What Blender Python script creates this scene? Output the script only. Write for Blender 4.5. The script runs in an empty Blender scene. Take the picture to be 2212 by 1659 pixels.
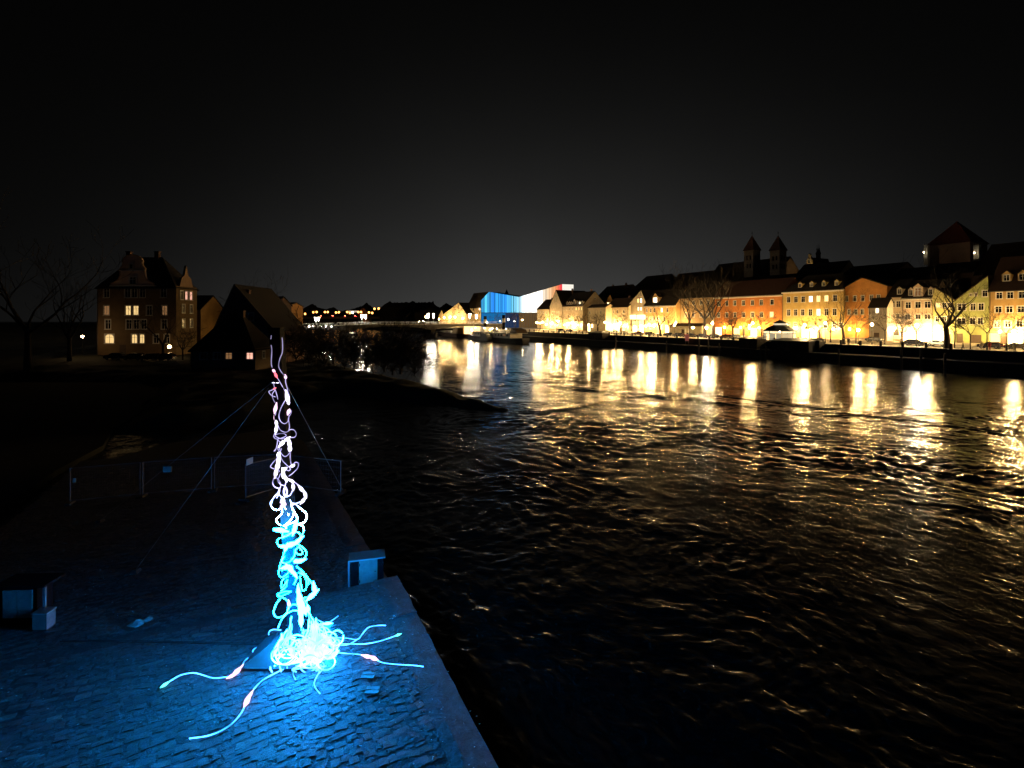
import bpy, bmesh, math, random
import numpy as np
from mathutils import Vector, Matrix
R = math.radians
sc = bpy.context.scene
COL = sc.collection
rnd = random.Random(7)

# ------------------------------------------------------------------ camera, sky, exposure
# world: +x = across the river towards the town, +y = downstream, river surface z = 0
CAMZ, FP, CXP, HYP, YAW = 10.5, 1150.0, 1106.0, 690.0, R(28)
CS, SN = math.cos(YAW), math.sin(YAW)
cam = bpy.data.cameras.new('camera')
cam_o = bpy.data.objects.new('camera', cam); COL.objects.link(cam_o)
cam.sensor_width = 36; cam.lens = 36*FP/2212; cam.shift_y = -139.5/2212
cam.clip_start = .1; cam.clip_end = 6000
cam_o.location = (0, 0, CAMZ); cam_o.rotation_euler = (R(90), 0, -YAW)
sc.camera = cam_o

w = bpy.data.worlds.new('World'); sc.world = w; w.use_nodes = True
nt = w.node_tree; nt.nodes.clear()
def wn(t, **k):
    n = nt.nodes.new(t)
    for a, b in k.items(): setattr(n, a, b)
    return n
wo = wn('ShaderNodeOutputWorld')
# night: the sun is far below what the sky model lights, so only a trace of it remains ...
sky = wn('ShaderNodeTexSky', sky_type='NISHITA', sun_disc=False, sun_elevation=R(-4), sun_rotation=R(200))
bg1 = wn('ShaderNodeBackground'); bg1.inputs[1].default_value = .0015
nt.links.new(sky.outputs[0], bg1.inputs[0])
# ... and the town's light dome over the horizon downstream
tc = wn('ShaderNodeTexCoord'); sep = wn('ShaderNodeSeparateXYZ'); nt.links.new(tc.outputs['Generated'], sep.inputs[0])
def wm(op, a, b=None):
    n = wn('ShaderNodeMath', operation=op)
    for i, v in enumerate((a, b)):
        if v is None: continue
        if isinstance(v, (int, float)): n.inputs[i].default_value = v
        else: nt.links.new(v, n.inputs[i])
    return n.outputs[0]
elev = wm('MAXIMUM', sep.outputs[2], 0.0)
fall = wm('POWER', 2.718, wm('MULTIPLY', elev, -4.9))
dot = wm('ADD', wm('MULTIPLY', sep.outputs[0], .535), wm('MULTIPLY', sep.outputs[1], .845))
az = wm('ADD', wm('MULTIPLY', wm('POWER', wm('MAXIMUM', dot, 0.0), 8.0), .96), .04)
cn = wn('ShaderNodeTexNoise'); cn.inputs['Scale'].default_value = 2.6; cn.inputs['Detail'].default_value = 4; nt.links.new(tc.outputs['Generated'], cn.inputs[0])
cl = wm('ADD', wm('MULTIPLY', cn.outputs[0], .5), .75)
glow = wm('ADD', wm('MULTIPLY', wm('MULTIPLY', wm('MULTIPLY', fall, az), cl), .055), .0006)
bg2 = wn('ShaderNodeBackground'); bg2.inputs[0].default_value = (1, .995, .965, 1); nt.links.new(glow, bg2.inputs[1])
ad = wn('ShaderNodeAddShader'); nt.links.new(bg1.outputs[0], ad.inputs[0]); nt.links.new(bg2.outputs[0], ad.inputs[1])
nt.links.new(ad.outputs[0], wo.inputs[0])
vs = sc.view_settings; vs.view_transform = 'Standard'; vs.look = 'None'; vs.exposure = 0; vs.gamma = 1; vs.use_curve_mapping = False
sc.render.engine = 'CYCLES'
cy = sc.cycles
cy.use_denoising = True; cy.denoiser = 'OPENIMAGEDENOISE'
cy.max_bounces = 4; cy.diffuse_bounces = 2; cy.glossy_bounces = 3; cy.transmission_bounces = 3; cy.transparent_max_bounces = 6
cy.sample_clamp_indirect = 4; cy.sample_clamp_direct = 0; cy.caustics_reflective = False; cy.caustics_refractive = False
cy.use_light_tree = True; cy.use_adaptive_sampling = True; cy.adaptive_threshold = .015; cy.blur_glossy = .3

# ------------------------------------------------------------------ helpers
def ray(px):
    k = (px-CXP)/FP
    return k*CS+SN, -k*SN+CS
def at(px, py, D):
    a, b = ray(px); return Vector((D*a, D*b, CAMZ-(py-HYP)/FP*D))
def onN(px, N):                       # where the sight line at px crosses x = N
    a, b = ray(px); D = N/a; return D*b, D
def zof(py, D): return CAMZ-(py-HYP)/FP*D
def ground_at(px, py, z=0.0): return at(px, py, FP*(CAMZ-z)/(py-HYP))
def sm(x, a, b):
    t = min(1, max(0, (x-a)/(b-a))); return t*t*(3-2*t)

class MB:
    def __init__(s): s.v = []; s.f = []
    def add(s, vs, fs):
        o = len(s.v); s.v += [tuple(p) for p in vs]; s.f += [tuple(i+o for i in f) for f in fs]; return s
    def box(s, x0, x1, y0, y1, z0, z1):
        return s.add([(x0,y0,z0),(x1,y0,z0),(x1,y1,z0),(x0,y1,z0),(x0,y0,z1),(x1,y0,z1),(x1,y1,z1),(x0,y1,z1)],
                     [(0,3,2,1),(4,5,6,7),(0,1,5,4),(1,2,6,5),(2,3,7,6),(3,0,4,7)])
    def frustum(s, cx, cy, z0, z1, a0, b0, a1, b1):
        return s.add([(cx-a0,cy-b0,z0),(cx+a0,cy-b0,z0),(cx+a0,cy+b0,z0),(cx-a0,cy+b0,z0),
                      (cx-a1,cy-b1,z1),(cx+a1,cy-b1,z1),(cx+a1,cy+b1,z1),(cx-a1,cy+b1,z1)],
                     [(0,3,2,1),(4,5,6,7),(0,1,5,4),(1,2,6,5),(2,3,7,6),(3,0,4,7)])
    def tube(s, pts, r, n=6, cap=True):
        pts = [Vector(p) for p in pts]
        rs = r if isinstance(r, (list, tuple)) else [r]*len(pts)
        up = None; rings = []
        for i, p in enumerate(pts):
            t = (pts[min(i+1, len(pts)-1)]-pts[max(i-1, 0)])
            if t.length < 1e-9: t = Vector((0,0,1))
            t.normalize()
            if up is None:
                up = Vector((0,0,1)) if abs(t.z) < .9 else Vector((1,0,0))
            x = up.cross(t)
            if x.length < 1e-6: x = Vector((1,0,0)).cross(t)
            x.normalize(); y = t.cross(x); up = y
            rings.append([p+x*math.cos(2*math.pi*j/n)*rs[i]+y*math.sin(2*math.pi*j/n)*rs[i] for j in range(n)])
        vs = [q for g in rings for q in g]; fs = []
        for i in range(len(pts)-1):
            for j in range(n):
                k = (j+1) % n
                fs.append((i*n+j, i*n+k, (i+1)*n+k, (i+1)*n+j))
        if cap:
            fs.append(tuple(range(n-1, -1, -1))); o = (len(pts)-1)*n; fs.append(tuple(range(o, o+n)))
        return s.add(vs, fs)
    def lathe(s, prof, c=(0,0,0), n=12):
        vs = []; fs = []
        for r, z in prof:
            for j in range(n):
                a = 2*math.pi*j/n; vs.append((c[0]+r*math.cos(a), c[1]+r*math.sin(a), c[2]+z))
        for i in range(len(prof)-1):
            for j in range(n):
                k = (j+1) % n; fs.append((i*n+j, i*n+k, (i+1)*n+k, (i+1)*n+j))
        fs.append(tuple(range(n-1, -1, -1))); o = (len(prof)-1)*n; fs.append(tuple(range(o, o+n)))
        return s.add(vs, fs)
    def prism(s, poly, y0, y1):        # polygon in (x, z), swept in y
        n = len(poly)
        vs = [(x, y0, z) for x, z in poly]+[(x, y1, z) for x, z in poly]
        fs = [tuple(range(n)), tuple(range(2*n-1, n-1, -1))]
        for i in range(n):
            k = (i+1) % n; fs.append((i, i+n, k+n, k))
        return s.add(vs, fs)
    def slab(s, poly, z0, z1):         # polygon in (x, y), swept in z
        n = len(poly)
        vs = [(x, y, z0) for x, y in poly]+[(x, y, z1) for x, y in poly]
        fs = [tuple(range(n-1, -1, -1)), tuple(range(n, 2*n))]
        for i in range(n):
            k = (i+1) % n; fs.append((i, k, k+n, i+n))
        return s.add(vs, fs)
    def sheet(s, quad, th):            # four points, thickened downwards
        q = [Vector(p) for p in quad]; d = Vector((0,0,-th))
        return s.add(q+[p+d for p in q], [(0,1,2,3),(7,6,5,4),(0,4,5,1),(1,5,6,2),(2,6,7,3),(3,7,4,0)])
    def mesh(s, name, mat=None, smooth=False):
        m = bpy.data.meshes.new(name); m.from_pydata(s.v, [], s.f); m.update()
        if mat: m.materials.append(mat)
        if smooth: m.polygons.foreach_set('use_smooth', [True]*len(m.polygons))
        return m
    def build(s, name, mat, parent=None, smooth=False, fix=True):
        m = s.mesh(name, mat, smooth)
        if fix and len(s.f) < 60000:
            b = bmesh.new(); b.from_mesh(m); bmesh.ops.recalc_face_normals(b, faces=b.faces[:]); b.to_mesh(m); b.free()
        return put(name, m, parent)
def put(name, data, parent=None, loc=None):
    o = bpy.data.objects.new(name, data); COL.objects.link(o)
    if parent is not None: o.parent = parent
    if loc is not None: o.location = loc
    return o
def tag(o, label=None, cat=None, group=None, kind=None):
    if label: o['label'] = label
    if cat: o['category'] = cat
    if group: o['group'] = group
    if kind: o['kind'] = kind
    return o
def empty(name, loc, rz=0, label=None, cat=None, group=None):
    o = put(name, None, None, loc); o.rotation_euler = (0, 0, rz); o.empty_display_size = .5
    return tag(o, label, cat, group)
def copy_tree(o, parent=None):
    c = o.copy(); COL.objects.link(c); c.parent = parent
    for ch in o.children: copy_tree(ch, c)
    return c
def spline(pts, n=5):
    P = [Vector(p) for p in pts]; P = [P[0]*2-P[1]]+P+[P[-1]*2-P[-2]]; out = []
    for i in range(1, len(P)-2):
        a, b, c, d = P[i-1:i+3]
        for k in range(n):
            t = k/n
            out.append(.5*((2*b)+(c-a)*t+(2*a-5*b+4*c-d)*t*t+(3*b-a-3*c+d)*t**3))
    out.append(P[-2]); return out

# ------------------------------------------------------------------ materials
MATS = {}
def mat(name, col=(.5,.5,.5), rough=.7, metal=0, noise=0, nscale=4, bump=0, bscale=20, objcol=False, emit=None, spec=.5, coords='Object', stretch=None, bdist=.05):
    if name in MATS: return MATS[name]
    m = bpy.data.materials.new(name); m.use_nodes = True; MATS[name] = m
    t = m.node_tree; N = t.nodes; L = t.links; p = N['Principled BSDF']
    p.inputs['Roughness'].default_value = rough; p.inputs['Metallic'].default_value = metal
    p.inputs['Specular IOR Level'].default_value = spec
    p.inputs['Base Color'].default_value = (*col, 1)
    tcn = N.new('ShaderNodeTexCoord'); src = tcn.outputs[coords]
    if stretch:
        mp = N.new('ShaderNodeMapping'); mp.inputs['Scale'].default_value = stretch; L.new(src, mp.inputs[0]); src = mp.outputs[0]
    base = None
    if objcol:
        oi = N.new('ShaderNodeObjectInfo'); base = oi.outputs['Color']
    if noise:
        nz = N.new('ShaderNodeTexNoise'); nz.inputs['Scale'].default_value = nscale; nz.inputs['Detail'].default_value = 6; nz.inputs['Roughness'].default_value = .65
        L.new(src, nz.inputs[0])
        mr = N.new('ShaderNodeMapRange'); mr.inputs[1].default_value = .25; mr.inputs[2].default_value = .75
        mr.inputs[3].default_value = 1-noise; mr.inputs[4].default_value = 1+noise*.6; L.new(nz.outputs[0], mr.inputs[0])
        mx = N.new('ShaderNodeMix'); mx.data_type = 'RGBA'; mx.blend_type = 'MULTIPLY'; mx.inputs[0].default_value = 1
        if base: L.new(base, mx.inputs[6])
        else: mx.inputs[6].default_value = (*col, 1)
        L.new(mr.outputs[0], mx.inputs[7]); base = mx.outputs[2]
    if base: L.new(base, p.inputs['Base Color'])
    if bump:
        nb = N.new('ShaderNodeTexNoise'); nb.inputs['Scale'].default_value = bscale; nb.inputs['Detail'].default_value = 5; L.new(src, nb.inputs[0])
        bp = N.new('ShaderNodeBump'); bp.inputs['Strength'].default_value = bump; bp.inputs['Distance'].default_value = bdist; nb.inputs['Roughness'].default_value = .7
        L.new(nb.outputs[0], bp.inputs['Height']); L.new(bp.outputs[0], p.inputs['Normal'])
    if emit:
        p.inputs['Emission Color'].default_value = (*emit[0], 1); p.inputs['Emission Strength'].default_value = emit[1]
    return m
def glowmat(name, col, s):
    if name in MATS: return MATS[name]
    m = bpy.data.materials.new(name); m.use_nodes = True; MATS[name] = m
    t = m.node_tree; t.nodes.clear(); e = t.nodes.new('ShaderNodeEmission'); o = t.nodes.new('ShaderNodeOutputMaterial')
    e.inputs[0].default_value = (*col, 1); e.inputs[1].default_value = s; t.links.new(e.outputs[0], o.inputs[0])
    return m
STUCCO = mat('stucco', noise=.28, nscale=.55, rough=.9, bump=.25, bscale=9, objcol=True)
ROOF = mat('roof_tiles', noise=.4, nscale=1.3, rough=.85, bump=.6, bscale=7, objcol=True)
TRIM = mat('white_trim', (.72,.69,.62), .6, noise=.1)
FRAME = mat('window_paint', (.62,.6,.55), .5)
DARKWOOD = mat('dark_wood', (.07,.045,.03), .7, noise=.3, nscale=6)
GLASS = mat('dark_glass', (.012,.013,.015), .12, spec=.6)
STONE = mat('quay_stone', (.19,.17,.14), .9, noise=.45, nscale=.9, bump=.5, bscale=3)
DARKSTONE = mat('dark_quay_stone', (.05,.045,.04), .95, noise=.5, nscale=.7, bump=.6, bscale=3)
ASPHALT = mat('asphalt', (.3,.265,.2), .85, noise=.25, nscale=.5, bump=.2, bscale=12)
EARTH = mat('dark_earth', (.03,.032,.018), .95, noise=.5, nscale=.5, bump=.8, bscale=2)
BARK = mat('bark', (.03,.022,.016), .9, noise=.35, nscale=5, bump=.5, bscale=12)
TWIG = mat('twig', (.032,.024,.017), .9)
STEEL = mat('galvanised_steel', (.45,.46,.47), .4, metal=.8, noise=.15, nscale=6)
BLACKSTEEL = mat('black_steel', (.005,.005,.006), .7, spec=.08, noise=.3, nscale=5)
IRON = mat('dark_iron', (.03,.03,.03), .5, noise=.2)
PAINT = mat('car_paint', rough=.25, objcol=True, spec=.6)
RUBBER = mat('rubber', (.012,.012,.012), .8)
WHITE = mat('white_paint', (.75,.75,.73), .5, noise=.12, nscale=3)
CLOTH = mat('cloth', rough=.9, objcol=True, noise=.15)
SKIN = mat('skin', (.5,.33,.25), .6)
REDPAINT = mat('red_paint', (.5,.03,.02), .5)
CONCRETE = mat('concrete', (.36,.36,.35), .85, noise=.25, nscale=2, bump=.3, bscale=14)
LIT = {'villa': glowmat('lit_villa', (1,.66,.26), 1.0), 'warm': glowmat('lit_warm', (1,.62,.22), 3.0), 'white': glowmat('lit_white', (1,.86,.6), 4.0), 'dim': glowmat('lit_dim', (1,.5,.2), .22),
       'orange': glowmat('lit_orange', (1,.42,.1), 1.2), 'pink': glowmat('lit_pink', (1,.5,.36), 1.3), 'shop': glowmat('lit_shop', (1,.72,.36), 7.0)}

# ------------------------------------------------------------------ river
def fft_tile(n, size, lmin, lmax, seed, stretch=1.0, power=2.2):
    rg = np.random.default_rng(seed)
    f = np.fft.fftfreq(n, size/n)
    fx, fy = np.meshgrid(f, f, indexing='ij')
    k = np.sqrt((fx*stretch)**2+fy**2)+1e-9
    amp = np.where((k > 1/lmax) & (k < 1/lmin), k**(-power/2-.5), 0)
    h = np.fft.ifft2(np.fft.fft2(rg.standard_normal((n, n)))*amp).real
    return h/h.std()
def samp(T, size, x, y):
    n = T.shape[0]; u = (x/size*n) % n; v = (y/size*n) % n
    i = u.astype(int); j = v.astype(int); a = u-i; b = v-j; i1 = (i+1) % n; j1 = (j+1) % n; i %= n; j %= n
    return T[i,j]*(1-a)*(1-b)+T[i1,j]*a*(1-b)+T[i,j1]*(1-a)*b+T[i1,j1]*a*b
def river():
    LONG = fft_tile(512, 61.0, 2.2, 14, 3, .75, 2.4)
    MID = fft_tile(1024, 37.0, .4, 2.4, 5, .8, 2.2)
    FINE = fft_tile(1024, 17.0, .17, .8, 15, .8, 2.0)
    WARP = fft_tile(256, 83.0, 6, 30, 9)
    PATCH = fft_tile(256, 149.0, 9, 70, 12, .6)
    nr, nc = 760, 700
    D = np.concatenate([np.geomspace(5, 150, nr-110), np.geomspace(152, 2600, 110)])
    kk = np.linspace(-1.32, 1.32, nc)
    DD, KK = np.meshgrid(D, kk, indexing='ij')
    x = DD*(KK*CS+SN); y = DD*(-KK*SN+CS)
    wx = x+1.1*samp(WARP, 83.0, x, y); wy = y+1.1*samp(WARP, 83.0, y+31, x+17)
    pat = np.clip(.75+.45*samp(PATCH, 149.0, x, y), .2, 1.6)
    # the current is roughest below the bridge piers, calmer along the far quay
    rough = pat*(.58+.42*np.clip((DD-14)/26, 0, 1))*(1-.35*np.clip((x-70)/50, 0, 1))*(1-.25*np.clip((y-90)/150, 0, 1))
    a = samp(LONG, 61.0, wx, wy); b = samp(MID, 37.0, wx, wy)
    ridge = np.where(b > 0, b*1.15, b*.75)
    z = rough*(.034*a*np.exp(-DD/260)+.027*ridge*np.exp(-(DD/95)**2)+.0105*samp(FINE, 17.0, wx, wy)*np.exp(-(DD/60)**2))
    # standing wave curling off the tip of the spit
    tx, ty = 30.0, 52.0
    s = (x-tx)*.93+(y-ty)*.1; q = (y-ty)-.018*(x-tx)**2
    z = z+.16*np.exp(-(q/.9)**2)*np.clip((x-tx)/3, 0, 1)*np.exp(-np.clip(x-tx, 0, None)/9)
    v = np.stack([x, y, z], -1).reshape(-1, 3)
    idx = np.arange(nr*nc).reshape(nr, nc)
    f = np.stack([idx[:-1,:-1], idx[:-1,1:], idx[1:,1:], idx[1:,:-1]], -1).reshape(-1, 4)
    m = bpy.data.meshes.new('river'); m.vertices.add(len(v)); m.vertices.foreach_set('co', v.astype(np.float32).ravel())
    m.loops.add(f.size); m.loops.foreach_set('vertex_index', f.astype(np.int32).ravel())
    m.polygons.add(len(f)); m.polygons.foreach_set('loop_start', np.arange(0, f.size, 4, dtype=np.int32))
    m.polygons.foreach_set('use_smooth', np.ones(len(f), bool)); m.update(); m.validate()
    W = bpy.data.materials.new('river_water'); W.use_nodes = True; t = W.node_tree; p = t.nodes['Principled BSDF']
    p.inputs['Base Color'].default_value = (.006,.007,.006,1); p.inputs['Roughness'].default_value = .16; p.inputs['IOR'].default_value = 1.333
    tcn = t.nodes.new('ShaderNodeTexCoord')
    prev = None
    for sc_, dist, st in ((.17, .36, .4), (.9, .14, .4), (3.6, .05, .5)):
        mp = t.nodes.new('ShaderNodeMapping'); mp.inputs['Scale'].default_value = (1, .7, 1); t.links.new(tcn.outputs['Object'], mp.inputs[0])
        nz = t.nodes.new('ShaderNodeTexNoise'); nz.inputs['Scale'].default_value = sc_; nz.inputs['Detail'].default_value = 3; nz.inputs['Distortion'].default_value = .6
        t.links.new(mp.outputs[0], nz.inputs[0])
        bp = t.nodes.new('ShaderNodeBump'); bp.inputs['Strength'].default_value = st; bp.inputs['Distance'].default_value = dist
        t.links.new(nz.outputs[0], bp.inputs['Height'])
        if prev: t.links.new(prev.outputs[0], bp.inputs['Normal'])
        prev = bp
    t.links.new(prev.outputs[0], p.inputs['Normal'])
    m.materials.append(W)
    tag(put('river', m), 'dark choppy river with golden light streaks', None, None, 'structure')
river()
# ------------------------------------------------------------------ town bank: street, wall, lower path
QZ, LZ = 4.0, 2.2
tag(MB().box(135.6, 3200, -200, 2400, -2, QZ).build('quay_street', ASPHALT), 'paved riverside street along the town bank', None, None, 'structure')
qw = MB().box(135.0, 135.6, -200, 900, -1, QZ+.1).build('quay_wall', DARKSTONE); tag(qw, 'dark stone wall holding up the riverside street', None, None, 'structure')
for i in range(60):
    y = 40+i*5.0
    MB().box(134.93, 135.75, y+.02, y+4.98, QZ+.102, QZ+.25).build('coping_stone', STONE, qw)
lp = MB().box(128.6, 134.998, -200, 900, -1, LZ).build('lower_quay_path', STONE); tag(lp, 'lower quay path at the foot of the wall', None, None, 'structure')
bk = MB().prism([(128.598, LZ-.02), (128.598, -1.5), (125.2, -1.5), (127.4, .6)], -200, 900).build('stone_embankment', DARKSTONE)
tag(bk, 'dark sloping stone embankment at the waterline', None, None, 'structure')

# ------------------------------------------------------------------ island with the spit
ISL = [(29,53),(28,62),(28.5,72),(27,83),(24,100),(22,120),(24,160),(28,200),(36,283),(60,600),(120,2400),(-3000,2400),(-3000,120),(-60,126),(-30,118),(-14,103),(-9.6,99),(-9.4,60),(-3,57),(4,60),(9,72),(14,76),(19,67),(25,57)]  # includes land added over the left channel to keep house reflections out
def island():
    P = np.array(ISL, float)
    def sdist(x, y):
        d = np.full(x.shape, 1e9); ins = np.zeros(x.shape, bool); n = len(P)
        for i in range(n):
            a = P[i]; b = P[(i+1) % n]; e = b-a
            t = np.clip(((x-a[0])*e[0]+(y-a[1])*e[1])/(e@e), 0, 1)
            d = np.minimum(d, np.hypot(x-a[0]-t*e[0], y-a[1]-t*e[1]))
            c = ((a[1] > y) != (b[1] > y)) & (x < (b[0]-a[0])*(y-a[1])/(b[1]-a[1]+1e-12)+a[0])
            ins ^= c
        return np.where(ins, d, -d)
    def grid(xs, ys):
        X, Y = np.meshgrid(xs, ys, indexing='ij'); s = sdist(X, Y)
        N1 = fft_tile(256, 40.0, 1.0, 12, 21)
        z = np.clip(s*.33, -1.5, 1.3+.9*np.clip((Y-120)/30, 0, 1))+np.where(s > .5, .14, 0)*samp(N1, 40.0, X, Y)
        v = np.stack([X, Y, z], -1).reshape(-1, 3); n, m_ = X.shape; idx = np.arange(n*m_).reshape(n, m_)
        f = np.stack([idx[:-1,:-1], idx[1:,:-1], idx[1:,1:], idx[:-1,1:]], -1).reshape(-1, 4)
        return v, f
    xs = np.concatenate([np.array([-3000,-1200,-600,-300]), np.arange(-200, -40, 8), np.arange(-40, 45, 1.0), np.arange(46, 140, 6)])
    ys = np.concatenate([np.arange(48, 130, 1.0), np.arange(130, 300, 5), np.array([330,400,500,700,1000,1500,2400])])
    v, f = grid(xs, ys)
    m = bpy.data.meshes.new('island'); m.from_pydata(v.tolist(), [], f.tolist()); m.update(); m.materials.append(EARTH)
    m.polygons.foreach_set('use_smooth', [True]*len(m.polygons))
    tag(put('island_ground', m), 'dark grassy island ground ending in a low spit', None, None, 'structure')
island()
# left shore, with land added over the channel to hide its reflections
tag(MB().slab([(-3000,-300),(-30,-300),(-13,20),(-10.6,40),(-10.2,46),(-8.9,53),(-9.5,61),(-8.5,70),(-9.2,78),(-8.4,86),(-9.4,93),(-13,104),(-40,118),(-60,127),(-3000,127)], -2, .4).build('left_bank', EARTH), 'dark left bank with land added over the channel', None, None, 'structure')

# ------------------------------------------------------------------ houses
_wc = {}
def window_mesh(w_, h_, arch, cross):
    key = (round(w_, 2), round(h_, 2), arch, cross)
    if key in _wc: return _wc[key]
    f = MB(); b = .09
    f.box(-w_/2-.14, w_/2+.14, -.035, .05, h_+.002, h_+.16).box(-w_/2-.18, w_/2+.18, -.10, .05, -.12, -.002)
    f.box(-w_/2-.14, -w_/2-.001, -.033, .05, 0, h_).box(w_/2+.001, w_/2+.14, -.033, .05, 0, h_)
    f.box(-w_/2, -w_/2+b, .08, .15, 0, h_).box(w_/2-b, w_/2, .08, .15, 0, h_)
    f.box(-w_/2+b, w_/2-b, .082, .148, 0, b).box(-w_/2+b, w_/2-b, .082, .148, h_-b, h_)
    if cross:
        f.box(-.045, .045, .084, .146, b, h_-b)
        zc = h_*.66; f.box(-w_/2+b, -.045, .086, .144, zc-.03, zc+.03).box(.045, w_/2-b, .086, .144, zc-.03, zc+.03)
    if arch:                            # two spandrel corners turn the head into an arch
        for s in (-1, 1):
            pts = [(s*w_/2, h_), (s*w_/2, h_-w_*.42)]+[(s*(w_/2)*math.cos(a), h_-w_*.42+w_*.42*math.sin(a)) for a in (R(30), R(55), R(75), R(90))]
            f.prism(pts, .02, .079)
    g = MB().add([(-w_/2+.01, .12, .01), (w_/2-.01, .12, .01), (w_/2-.01, .12, h_-.01), (-w_/2+.01, .12, h_-.01)], [(0,1,2,3)])
    fm = f.mesh('window', FRAME); r = (fm, {})
    def pane(mt):
        if mt.name not in r[1]: r[1][mt.name] = g.mesh('pane', mt)
        return r[1][mt.name]
    _wc[key] = (fm, pane); return _wc[key]
def add_window(root, u, z, w_, h_, lit=None, arch=False, cross=True, y=0, rz=0):
    fm, pane = window_mesh(w_, h_, arch, cross)
    o = put('window', fm, root, (u, y, z)); o.rotation_euler.z = rz
    put('pane', pane(LIT[lit] if lit else GLASS), o)
    return o
def wall_grid(mb, W, H, holes, top=None, depth=.2, y=0):
    """front wall in the plane y with real openings; holes = (u0, u1, z0, z1)"""
    xs = sorted({0, W}|{round(h[i], 3) for h in holes for i in (0, 1)}); zs = sorted({0, H}|{round(h[i], 3) for h in holes for i in (2, 3)})
    xs = [x for x in xs if 0 <= x <= W]; zs = [z for z in zs if 0 <= z <= H]
    for i in range(len(xs)-1):
        for j in range(len(zs)-1):
            cx, cz = (xs[i]+xs[i+1])/2, (zs[j]+zs[j+1])/2
            if any(h[0] < cx < h[1] and h[2] < cz < h[3] for h in holes): continue
            mb.add([(xs[i],y,zs[j]),(xs[i+1],y,zs[j]),(xs[i+1],y,zs[j+1]),(xs[i],y,zs[j+1])], [(0,1,2,3)])
    for a, b, c, d in holes:
        mb.add([(a,y,c),(b,y,c),(b,y,d),(a,y,d),(a,y+depth,c),(b,y+depth,c),(b,y+depth,d),(a,y+depth,d)], [(0,1,5,4),(1,2,6,5),(2,3,7,6),(3,0,4,7)])
    if top: mb.add([(x, y, z) for x, z in top], [tuple(range(len(top)))])
def house(name, label, origin, rz, W, dep, H, wall, roofc, roof='eave', rise=5.0, ridge=None, wins=(), gwins=(), doors=(), cornice=False,
          dormers=(), chimneys=(), top=None, hip=0, group=None, over=.45, cat='house', swins=()):
    """wins: (u, z, w, h, lit, arch) cut into the front; gwins: on the gable; dormers: (u, up, w, h, lit); chimneys: (u, v, height)"""
    root = empty(name, origin, rz, label, cat, group)
    holes = [(u-w_/2, u+w_/2, z, z+h_) for u, z, w_, h_, *_ in wins]+[(u-w_/2, u+w_/2, 0.02, h_) for u, w_, h_, *_ in doors]
    m = MB(); rx = W/2 if ridge is None else ridge
    if roof == 'eave':
        wall_grid(m, W, H, holes)
        m.add([(0,dep,0),(W,dep,0),(W,dep,H),(0,dep,H)], [(3,2,1,0)])
        for x in (0, W):
            p = [(x,0,0),(x,dep,0),(x,dep,H)]+([] if hip else [(x,dep/2,H+rise)])+[(x,0,H)]
            m.add(p, [tuple(range(len(p)))])
    else:
        wall_grid(m, W, H, holes, top or [(0,H),(W,H),(rx,H+rise)])
        m.add([(0,dep,0),(W,dep,0),(W,dep,H),(rx,dep,H+rise),(0,dep,H)], [(4,3,2,1,0)])
        for x in (0, W): m.add([(x,0,0),(x,dep,0),(x,dep,H),(x,0,H)], [(0,1,2,3)])
    wo_ = m.build('wall', STUCCO, root); wo_.color = (*[c*.8 for c in wall], 1)
    r = MB(); th = .22; o = over
    if roof == 'eave':
        k = rise/(dep/2); zl = H-o*k; zt = H+rise
        a, b = -o*.5, W+o*.5
        if hip:
            r.sheet([(a,-o,zl+th),(b,-o,zl+th),(b-hip,dep/2,zt+th),(a+hip,dep/2,zt+th)], th)
            r.sheet([(b,dep+o,zl+th),(a,dep+o,zl+th),(a+hip,dep/2,zt+th),(b-hip,dep/2,zt+th)], th)
            r.add([(a,-o,zl+th),(a+hip,dep/2,zt+th),(a,dep+o,zl+th)], [(0,1,2)]); r.add([(b,-o,zl+th),(b,dep+o,zl+th),(b-hip,dep/2,zt+th)], [(0,1,2)])
        else:
            r.sheet([(a,-o,zl+th),(b,-o,zl+th),(b,dep/2,zt+th),(a,dep/2,zt+th)], th)
            r.sheet([(b,dep+o,zl+th),(a,dep+o,zl+th),(a,dep/2,zt+th),(b,dep/2,zt+th)], th)
    else:
        for s, e in ((0, -o), (W, W+o)):
            k = rise/max(.3, abs(rx-s)); zl = H-o*k
            if abs(rx-s) < .5: continue
            r.sheet([(e,-o*.4,zl+th),(rx,-o*.4,H+rise+th),(rx,dep+.3,H+rise+th),(e,dep+.3,zl+th)], th)
    ro = r.build('roof', ROOF, root); ro.color = (*[c*.5 for c in roofc], 1)
    if cornice:
        MB().box(-.15, W+.15, -.30, -.003, H-.75, H-.32).box(-.22, W+.22, -.42, -.003, H-.318, H-.08).build('cornice', TRIM, root)
    if wins:
        MB().box(-.06, W+.06, -.07, -.002, 0, .55).build('plinth', STONE, root) if not doors else None
        MB().tube([(.22,-.1,.1),(.22,-.1,H-.5)], .07, 5).build('downpipe', IRON, root)
        if roof == 'eave': MB().tube([(-.2,-over-.06,H-over*rise/(dep/2)+.12),(W+.2,-over-.06,H-over*rise/(dep/2)+.12)], .08, 5).build('gutter', IRON, root)
    for u, z, w_, h_, *rest in wins:
        add_window(root, u, z, w_, h_, rest[0] if rest else None, rest[1] if len(rest) > 1 else False, w_ < 2.6)
    for u, z, w_, h_, *rest in gwins:      # gable windows sit proud of the wall in their own surround
        add_window(root, u, z, w_, h_, rest[0] if rest else None, False, True, y=-.16)
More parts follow.
